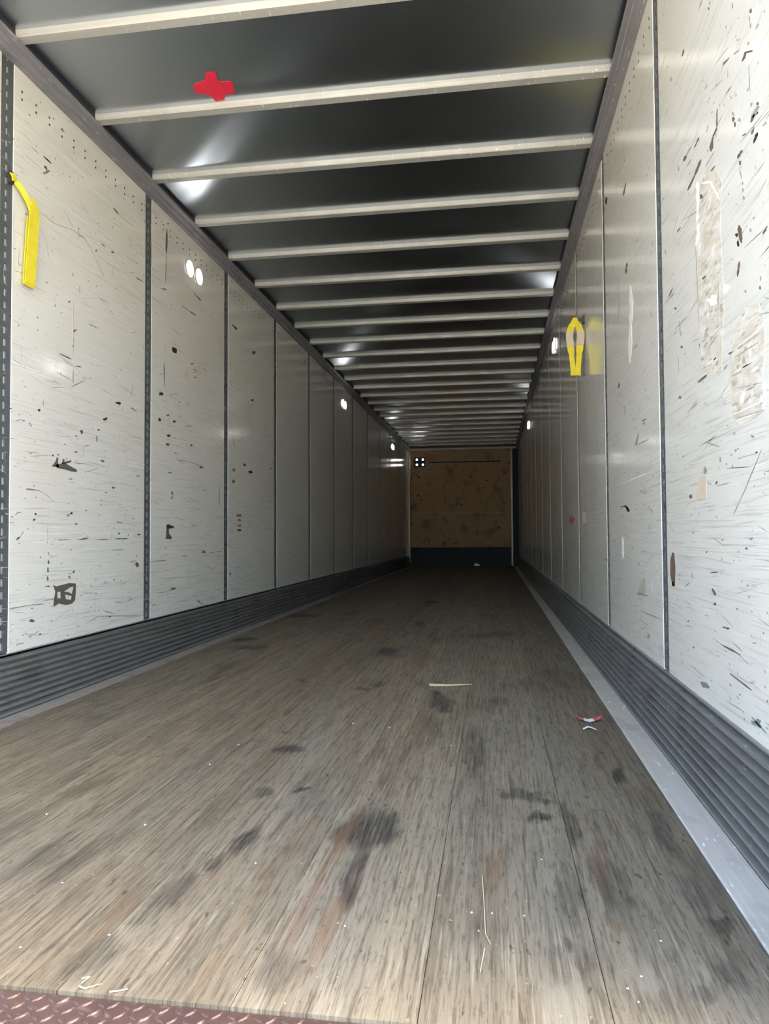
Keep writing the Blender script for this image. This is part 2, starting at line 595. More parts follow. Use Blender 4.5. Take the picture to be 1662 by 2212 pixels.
# ------------------------------------------------------------------ scuff liners (baseboards)
def scuff_profile():
    pts = [(0.0, .2376), (.009, .2376), (.011, .234)]
    z = .232
    n = 9
    pitch = .227 / n
    for i in range(n):
        t = i / (n - 1)
        lo, hi = .000 + .026 * t, .023 + .031 * t
        pts += [(lo, z), (lo, z - pitch * .30), (hi, z - pitch * .52), (hi, z - pitch * .80)]
        z -= pitch
    pts += [(.050, .004), (0.0, .004)]
    return pts


for s, side in ((-1, 'left'), (1, 'right')):
    back = MB()
    a, b = sorted((s * 1.258, s * 1.274))
    back.box(a, b, Y_REAR, Y_FRONT + .08, 0, .236)
    bb = tag(back.build('baseboard_' + side, M['skin']), 'ribbed galvanised scuff liner along the foot of the %s wall' % side, kind='structure')
    seg = MB()
    L = 3.12
    seg.prism([(s * (W - x), z) for x, z in scuff_profile()], 'y', 0.0, L - .003)
    me = seg.mesh('scuff_rail', M['scuff'])
    for i in range(5):
        link('scuff_rail', me, bb, (0, Y_REAR + i * L, 0))

# ------------------------------------------------------------------ side walls
PITCH_P, PW = 1.2198, .076
ZB, ZT = .2376, 2.6506


def post_mesh():
    """galvanised logistics post with a column of slots; local: x into the wall, y along, z up"""
    mb = MB()
    hw, sw, sh, p, d = PW / 2, .008, .015, .0508, .006
    z0 = ZB + .004
    n = int((ZT + .06 - z0) / p)
    for i in range(n):
        a, b = z0 + i * p, z0 + (i + 1) * p
        c = (a + b) / 2
        ys, zs = (-hw, -sw, sw, hw), (a, c - sh, c + sh, b)
        vv = [(0, y, z) for z in zs for y in ys]
        ff = []
        for r in range(3):
            for q in range(3):
                if r == 1 and q == 1:
                    continue
                k = r * 4 + q
                ff.append((k, k + 1, k + 5, k + 4))
        vv += [(d, -sw, c - sh), (d, sw, c - sh), (d, sw, c + sh), (d, -sw, c + sh)]
        ff += [(5, 6, 17, 16), (6, 10, 18, 17), (10, 9, 19, 18), (9, 5, 16, 19), (16, 17, 18, 19)]
        mb.add(vv, ff)
    me = mb.mesh('post', M['post'], fix=False)
    me.materials.append(M['skin'])
    for i, f in enumerate(me.polygons):
        if i % 13 == 12:
            f.material_index = 1
    return me


POST_ME = post_mesh()


def panel_mesh(name, w):
    mb = MB()
    t, c = .010, .0015
    h = ZT - ZB + .02
    mb.prism([(0, c), (c, 0), (t, 0), (t, w), (c, w), (0, w - c)], 'z', ZB - .008, ZB - .008 + h)
    return mb.mesh(name, M['wall'])


def rivet_mesh(w):
    mb = MB()
    n = 12
    for i in range(n):
        y = .05 + (w - .1) * i / (n - 1)
        for z in (ZT - .085, ZT - .118):
            mb.disc((0, y, z), .0055, .0016, -1, 6)
    return mb.mesh('rivet_row', M['rivet'])


# outlines of marks on the walls, (y z y z ...) in metres on the wall face
MARKS_LEFT={'k':'2.867 2.37 2.881 2.367 2.885 2.373 2.869 2.372;2.881 2.367 2.895 2.365 2.901 2.373 2.885 2.373;2.895 2.365 2.911 2.365 2.916 2.371 2.901 2.373;2.911 2.365 2.928 2.366 2.929 2.368 2.916 2.371;3.547 1.402 3.545 1.399 3.537 1.393 3.52 1.395 3.502 1.395 3.493 1.399 3.509 1.404 3.524 1.408 3.542 1.408 3.55 1.405;2.866 1.252 2.862 1.248 2.86 1.244 2.855 1.246 2.849 1.245 2.847 1.249 2.85 1.253 2.854 1.255 2.858 1.254 2.864 1.255;3.418 1.304 3.405 1.298 3.405 1.292 3.389 1.29 3.377 1.288 3.375 1.291 3.372 1.295 3.386 1.299 3.395 1.303 3.412 1.308;2.844 0.802 2.844 0.799 2.841 0.797 2.835 0.796 2.834 0.8 2.829 0.801 2.834 0.803 2.835 0.806 2.839 0.804 2.845 0.805;3.111 0.813 3.116 0.81 3.108 0.808 3.101 0.808 3.093 0.809 3.097 0.813 3.098 0.815 3.102 0.816 3.108 0.818 3.114 0.816;2.952 0.486 2.941 0.485 2.935 0.484 2.927 0.486 2.917 0.486 2.91 0.489 2.914 0.491 2.927 0.489 2.935 0.49 2.939 0.488;4.198 1.834 4.185 1.832 4.17 1.834 4.162 1.845 4.161 1.861 4.184 1.867 4.201 1.866 4.226 1.869 4.228 1.851 4.222 1.835;4.045 1.551 4.043 1.542 4.021 1.537 4.006 1.535 3.987 1.532 3.996 1.542 3.988 1.547 4.008 1.551 4.022 1.558 4.035 1.555;4.015 1.391 4.017 1.384 4.005 1.38 3.994 1.379 3.981 1.378 3.987 1.387 3.981 1.394 3.994 1.398 4.004 1.398 4.011 1.396;4.223 1.413 4.21 1.407 4.201 1.403 4.187 1.4 4.18 1.403 4.177 1.406 4.176 1.41 4.189 1.413 4.203 1.418 4.21 1.414;4.143 1.313 4.139 1.309 4.129 1.305 4.113 1.303 4.1 1.304 4.098 1.307 4.095 1.312 4.11 1.317 4.129 1.319 4.144 1.318;4.094 0.773 4.128 0.775 4.204 0.762 4.176 0.752 4.128 0.749 4.094 0.749;5.698 1.818 5.674 1.81 5.667 1.803 5.65 1.803 5.629 1.799 5.632 1.806 5.636 1.812 5.646 1.819 5.664 1.819 5.69 1.824;5.679 1.225 5.661 1.217 5.627 1.21 5.584 1.204 5.58 1.213 5.561 1.215 5.556 1.222 5.592 1.227 5.633 1.236 5.644 1.227',
'g':'2.903 2.312 2.882 2.296 2.868 2.291 2.866 2.296 2.884 2.311 2.895 2.322 2.909 2.329 2.917 2.331 2.917 2.328 2.913 2.323;3.149 2.135 3.158 2.135 3.161 2.14 3.151 2.137;3.158 2.135 3.166 2.134 3.172 2.142 3.161 2.14;3.166 2.134 3.177 2.136 3.181 2.141 3.172 2.142;3.177 2.136 3.188 2.138 3.19 2.14 3.181 2.141;3.322 2.268 3.322 2.267 3.321 2.264 3.318 2.264 3.316 2.264 3.316 2.265 3.313 2.267 3.317 2.269 3.32 2.269 3.322 2.269;2.906 1.823 2.904 1.821 2.902 1.819 2.897 1.816 2.896 1.819 2.895 1.82 2.891 1.821 2.897 1.824 2.903 1.827 2.905 1.825;2.97 1.741 2.97 1.737 2.967 1.734 2.964 1.735 2.96 1.733 2.959 1.737 2.963 1.74 2.963 1.746 2.967 1.747 2.97 1.744;3.109 1.483 3.107 1.466 3.112 1.467 3.11 1.483;3.107 1.466 3.106 1.45 3.113 1.451 3.112 1.467;3.106 1.45 3.106 1.433 3.113 1.435 3.113 1.451;3.106 1.433 3.108 1.418 3.11 1.418 3.113 1.435;3.11 1.595 3.111 1.592 3.106 1.591 3.102 1.589 3.1 1.591 3.096 1.591 3.098 1.594 3.102 1.596 3.106 1.597 3.107 1.595;3.242 1.735 3.259 1.733 3.264 1.74 3.243 1.737;3.259 1.733 3.279 1.735 3.281 1.738 3.264 1.74;3.279 1.735 3.297 1.734 3.3 1.74 3.281 1.738;3.297 1.734 3.317 1.736 3.318 1.738 3.3 1.74;3.66 1.806 3.673 1.811 3.671 1.813 3.659 1.807;3.673 1.811 3.686 1.816 3.684 1.819 3.671 1.813;3.686 1.816 3.699 1.821 3.697 1.825 3.684 1.819;3.699 1.821 3.711 1.828 3.71 1.829 3.697 1.825;2.845 1.651 2.844 1.649 2.843 1.646 2.838 1.644 2.836 1.646 2.835 1.648 2.834 1.651 2.838 1.653 2.842 1.652 2.847 1.655;2.845 1.596 2.844 1.594 2.843 1.59 2.838 1.59 2.834 1.59 2.836 1.593 2.834 1.595 2.839 1.597 2.841 1.597 2.845 1.598;2.718 1.579 2.718 1.577 2.715 1.574 2.711 1.573 2.71 1.576 2.708 1.576 2.708 1.579 2.711 1.581 2.715 1.582 2.717 1.581;2.705 1.18 2.713 1.18 2.71 1.185 2.705 1.18;2.713 1.18 2.719 1.183 2.717 1.186 2.71 1.185;2.719 1.183 2.725 1.185 2.724 1.188 2.717 1.186;2.725 1.185 2.731 1.188 2.731 1.19 2.724 1.188;2.731 1.188 2.739 1.188 2.74 1.19 2.731 1.19;2.739 1.188 2.746 1.185 2.749 1.192 2.74 1.19;2.746 1.185 2.755 1.185 2.757 1.191 2.749 1.192;2.755 1.185 2.764 1.187 2.764 1.189 2.757 1.191;2.787 1.185 2.789 1.179 2.797 1.184 2.79 1.186;2.789 1.179 2.796 1.177 2.8 1.179 2.797 1.184;2.796 1.177 2.799 1.172 2.806 1.176 2.8 1.179;2.799 1.172 2.806 1.17 2.808 1.171 2.806 1.176;3.313 1.2 3.308 1.191 3.325 1.194 3.319 1.201;3.308 1.191 3.312 1.185 3.323 1.186 3.325 1.194;3.312 1.185 3.312 1.177 3.323 1.179 3.323 1.186;3.312 1.177 3.316 1.17 3.321 1.171 3.323 1.179;2.8 1.044 2.836 1.048 2.836 1.051 2.8 1.045;2.836 1.048 2.873 1.054 2.872 1.056 2.836 1.051;2.873 1.054 2.91 1.06 2.91 1.061 2.872 1.056;2.91 1.06 2.948 1.066 2.948 1.067 2.91 1.061;2.884 1.299 2.883 1.292 2.887 1.293 2.885 1.299;2.883 1.292 2.882 1.286 2.888 1.287 2.887 1.293;2.882 1.286 2.881 1.28 2.889 1.281 2.888 1.287;2.881 1.28 2.885 1.274 2.886 1.275 2.889 1.281;3.116 0.972 3.106 0.97 3.104 0.968 3.094 0.968 3.081 0.967 3.08 0.969 3.087 0.972 3.092 0.974 3.104 0.974 3.11 0.973;2.832 0.92 2.828 0.919 2.828 0.916 2.825 0.918 2.821 0.918 2.822 0.92 2.822 0.921 2.823 0.924 2.828 0.924 2.831 0.923;3.417 0.925 3.415 0.922 3.408 0.92 3.404 0.921 3.401 0.923 3.393 0.924 3.395 0.928 3.403 0.928 3.409 0.93 3.413 0.928;3.372 0.884 3.371 0.881 3.365 0.88 3.36 0.879 3.357 0.882 3.354 0.883 3.359 0.885 3.361 0.887 3.365 0.887 3.372 0.888;3.367 0.862 3.37 0.859 3.363 0.859 3.358 0.856 3.357 0.86 3.356 0.862 3.356 0.863 3.358 0.867 3.364 0.867 3.37 0.866;2.838 0.793 2.863 0.793 2.863 0.795 2.838 0.794;2.863 0.793 2.888 0.793 2.888 0.794 2.863 0.795;2.888 0.793 2.913 0.793 2.913 0.795 2.888 0.794;2.913 0.793 2.939 0.794 2.939 0.794 2.913 0.795;3.09 0.804 3.087 0.8 3.083 0.795 3.075 0.794 3.068 0.798 3.072 0.804 3.073 0.807 3.076 0.81 3.081 0.81 3.088 0.809;2.737 0.703 2.743 0.709 2.741 0.71 2.736 0.704;2.743 0.709 2.749 0.714 2.746 0.716 2.741 0.71;2.749 0.714 2.756 0.72 2.751 0.722 2.746 0.716;2.756 0.72 2.76 0.726 2.759 0.727 2.751 0.722;2.992 0.688 3.019 0.687 3.018 0.691 2.992 0.689;3.019 0.687 3.046 0.688 3.046 0.692 3.018 0.691;3.046 0.688 3.074 0.689 3.074 0.693 3.046 0.692;3.074 0.689 3.102 0.691 3.102 0.692 3.074 0.693;3.306 0.688 3.34 0.687 3.34 0.691 3.306 0.689;3.34 0.687 3.374 0.686 3.374 0.692 3.34 0.691;3.374 0.686 3.409 0.686 3.408 0.693 3.374 0.692;3.409 0.686 3.444 0.689 3.444 0.69 3.408 0.693;3.573 0.774 3.619 0.77 3.619 0.771 3.573 0.774;3.619 0.77 3.666 0.766 3.667 0.767 3.619 0.771;3.666 0.766 3.714 0.762 3.715 0.764 3.667 0.767;3.714 0.762 3.764 0.759 3.765 0.759 3.715 0.764;2.931 0.636 2.927 0.633 2.937 0.633 2.932 0.636;2.927 0.633 2.928 0.63 2.937 0.63 2.937 0.633;2.928 0.63 2.931 0.627 2.935 0.627 2.937 0.63;2.931 0.627 2.932 0.624 2.935 0.624 2.935 0.627;3.101 0.518 3.104 0.513 3.098 0.51 3.09 0.511 3.085 0.514 3.082 0.519 3.083 0.524 3.092 0.523 3.097 0.525 3.1 0.521;3.107 0.643 3.11 0.64 3.105 0.64 3.101 0.64 3.099 0.641 3.096 0.643 3.1 0.644 3.101 0.647 3.104 0.645 3.11 0.646;2.661 0.414 2.693 0.412 2.692 0.417 2.661 0.414;2.693 0.412 2.726 0.413 2.724 0.417 2.692 0.417;2.726 0.413 2.758 0.414 2.757 0.418 2.724 0.417;2.758 0.414 2.792 0.415 2.791 0.418 2.757 0.418;2.792 0.415 2.821 0.414 2.821 0.417 2.791 0.418;2.821 0.414 2.851 0.412 2.85 0.417 2.821 0.417;2.851 0.412 2.881 0.411 2.88 0.416 2.85 0.417;2.881 0.411 2.912 0.412 2.912 0.413 2.88 0.416;2.718 0.26 2.723 0.26 2.72 0.263 2.717 0.261;2.723 0.26 2.727 0.261 2.724 0.265 2.72 0.263;2.727 0.261 2.732 0.263 2.729 0.266 2.724 0.265;2.732 0.263 2.735 0.264 2.734 0.267 2.729 0.266;2.735 0.264 2.744 0.262 2.743 0.267 2.734 0.267;2.744 0.262 2.753 0.262 2.752 0.266 2.743 0.267;2.753 0.262 2.761 0.261 2.761 0.265 2.752 0.266;2.761 0.261 2.77 0.261 2.77 0.263 2.761 0.265;3.295 0.316 3.405 0.303 3.405 0.307 3.295 0.317;3.405 0.303 3.522 0.291 3.522 0.295 3.405 0.307;3.522 0.291 3.647 0.278 3.647 0.281 3.522 0.295;3.647 0.278 3.78 0.265 3.78 0.266 3.647 0.281;3.454 0.633 3.488 0.632 3.488 0.636 3.454 0.634;3.488 0.632 3.523 0.632 3.522 0.636 3.488 0.636;3.523 0.632 3.558 0.633 3.558 0.637 3.522 0.636;3.558 0.633 3.594 0.635 3.594 0.636 3.558 0.637;3.761 1.038 3.758 1.034 3.745 1.033 3.736 1.032 3.726 1.032 3.716 1.034 3.727 1.038 3.735 1.04 3.746 1.041 3.76 1.042;2.703 0.792 2.709 0.793 2.705 0.796 2.702 0.792;2.709 0.793 2.712 0.797 2.71 0.798 2.705 0.796;2.712 0.797 2.718 0.799 2.714 0.802 2.71 0.798;2.718 0.799 2.721 0.802 2.719 0.805 2.714 0.802;2.721 0.802 2.726 0.803 2.725 0.806 2.719 0.805;2.726 0.803 2.732 0.803 2.731 0.807 2.725 0.806;2.732 0.803 2.738 0.804 2.737 0.807 2.731 0.807;2.738 0.804 2.743 0.806 2.743 0.807 2.737 0.807;2.658 0.763 2.669 0.761 2.669 0.763 2.658 0.763;2.669 0.761 2.68 0.76 2.681 0.763 2.669 0.763;2.68 0.76 2.692 0.759 2.692 0.762 2.681 0.763;2.692 0.759 2.703 0.759 2.703 0.76 2.692 0.762;3.09 0.251 3.091 0.248 3.085 0.249 3.082 0.25 3.073 0.25 3.071 0.253 3.077 0.255 3.081 0.254 3.087 0.256 3.092 0.253;3.505 0.48 3.497 0.479 3.494 0.478 3.49 0.478 3.485 0.479 3.48 0.482 3.484 0.485 3.488 0.487 3.495 0.485 3.5 0.484;4.075 2.402 4.068 2.356 4.08 2.361 4.078 2.403;4.068 2.356 4.066 2.312 4.079 2.317 4.08 2.361;4.066 2.312 4.064 2.268 4.076 2.272 4.079 2.317;4.064 2.268 4.067 2.226 4.069 2.226 4.076 2.272;4.302 2.159 4.322 2.156 4.333 2.166 4.305 2.162;4.322 2.156 4.35 2.159 4.354 2.163 4.333 2.166;4.35 2.159 4.372 2.157 4.381 2.166 4.354 2.163;4.372 2.157 4.401 2.161 4.402 2.162 4.381 2.166;4.051 1.743 4.045 1.703 4.065 1.707 4.057 1.744;4.045 1.703 4.047 1.664 4.067 1.669 4.065 1.707;4.047 1.664 4.051 1.627 4.065 1.63 4.067 1.669;4.051 1.627 4.057 1.589 4.061 1.59 4.065 1.63;4.125 1.554 4.138 1.559 4.136 1.561 4.123 1.556;4.138 1.559 4.152 1.562 4.147 1.566 4.136 1.561;4.152 1.562 4.165 1.566 4.16 1.571 4.147 1.566;4.165 1.566 4.176 1.572 4.174 1.574 4.16 1.571;4.176 1.572 4.192 1.575 4.191 1.58 4.174 1.574;4.192 1.575 4.208 1.579 4.207 1.583 4.191 1.58;4.208 1.579 4.225 1.582 4.223 1.588 4.207 1.583;4.225 1.582 4.241 1.588 4.24 1.59 4.223 1.588;4.287 1.545 4.282 1.54 4.274 1.538 4.267 1.537 4.257 1.535 4.26 1.54 4.254 1.544 4.266 1.546 4.276 1.552 4.279 1.546;4.338 1.4 4.369 1.403 4.368 1.408 4.338 1.401;4.369 1.403 4.4 1.407 4.399 1.413 4.368 1.408;4.4 1.407 4.431 1.411 4.43 1.419 4.399 1.413;4.431 1.411 4.462 1.419 4.462 1.422 4.43 1.419;4.224 1.312 4.22 1.309 4.215 1.306 4.203 1.307 4.192 1.305 4.189 1.307 4.196 1.31 4.202 1.312 4.212 1.314 4.22 1.313;4.234 1.218 4.237 1.215 4.227 1.213 4.216 1.211 4.204 1.211 4.202 1.214 4.207 1.217 4.215 1.221 4.226 1.22 4.242 1.222;4.229 1.178 4.288 1.176 4.291 1.182 4.23 1.179;4.288 1.176 4.351 1.178 4.352 1.182 4.291 1.182;4.351 1.178 4.414 1.179 4.415 1.182 4.352 1.182;4.414 1.179 4.479 1.18 4.481 1.183 4.415 1.182;4.479 1.18 4.517 1.175 4.523 1.181 4.481 1.183;4.517 1.175 4.559 1.172 4.563 1.176 4.523 1.181;4.559 1.172 4.599 1.167 4.607 1.175 4.563 1.176;4.599 1.167 4.645 1.167 4.646 1.168 4.607 1.175;4.182 0.94 4.174 0.935 4.169 0.928 4.157 0.93 4.146 0.932 4.146 0.938 4.155 0.941 4.16 0.943 4.169 0.95 4.176 0.945;4.819 0.591 4.823 0.588 4.809 0.587 4.789 0.587 4.766 0.589 4.767 0.592 4.772 0.595 4.789 0.596 4.81 0.596 4.826 0.593;4.882 0.592 4.91 0.591 4.91 0.595 4.882 0.594;4.91 0.591 4.939 0.59 4.938 0.597 4.91 0.595;4.939 0.59 4.968 0.592 4.967 0.596 4.938 0.597;4.968 0.592 4.997 0.593 4.996 0.595 4.967 0.596;4.392 0.579 4.406 0.575 4.369 0.576 4.348 0.576 4.331 0.578 4.308 0.581 4.321 0.583 4.35 0.583 4.369 0.582 4.399 0.581;3.885 0.558 3.937 0.557 3.936 0.562 3.884 0.56;3.937 0.557 3.991 0.558 3.99 0.563 3.936 0.562;3.991 0.558 4.047 0.556 4.045 0.566 3.99 0.563;4.047 0.556 4.103 0.56 4.102 0.563 4.045 0.566;5.672 1.772 5.671 1.77 5.665 1.765 5.651 1.765 5.642 1.765 5.63 1.765 5.638 1.769 5.648 1.774 5.666 1.778 5.681 1.778;6.202 1.302 6.183 1.295 6.157 1.29 6.123 1.285 6.108 1.289 6.104 1.293 6.108 1.297 6.125 1.303 6.158 1.306 6.18 1.304;4.934 1.057 4.932 1.021 4.946 1.022 4.939 1.058;4.932 1.021 4.933 0.985 4.95 0.986 4.946 1.022;4.933 0.985 4.94 0.95 4.948 0.95 4.95 0.986;4.94 0.95 4.944 0.914 4.949 0.914 4.948 0.95;4.217 0.384 4.214 0.38 4.2 0.38 4.182 0.377 4.172 0.383 4.152 0.389 4.165 0.393 4.183 0.394 4.203 0.392 4.22 0.389;3.956 0.307 3.957 0.302 3.946 0.304 3.939 0.305 3.927 0.305 3.927 0.31 3.931 0.314 3.938 0.315 3.945 0.312 3.95 0.311',
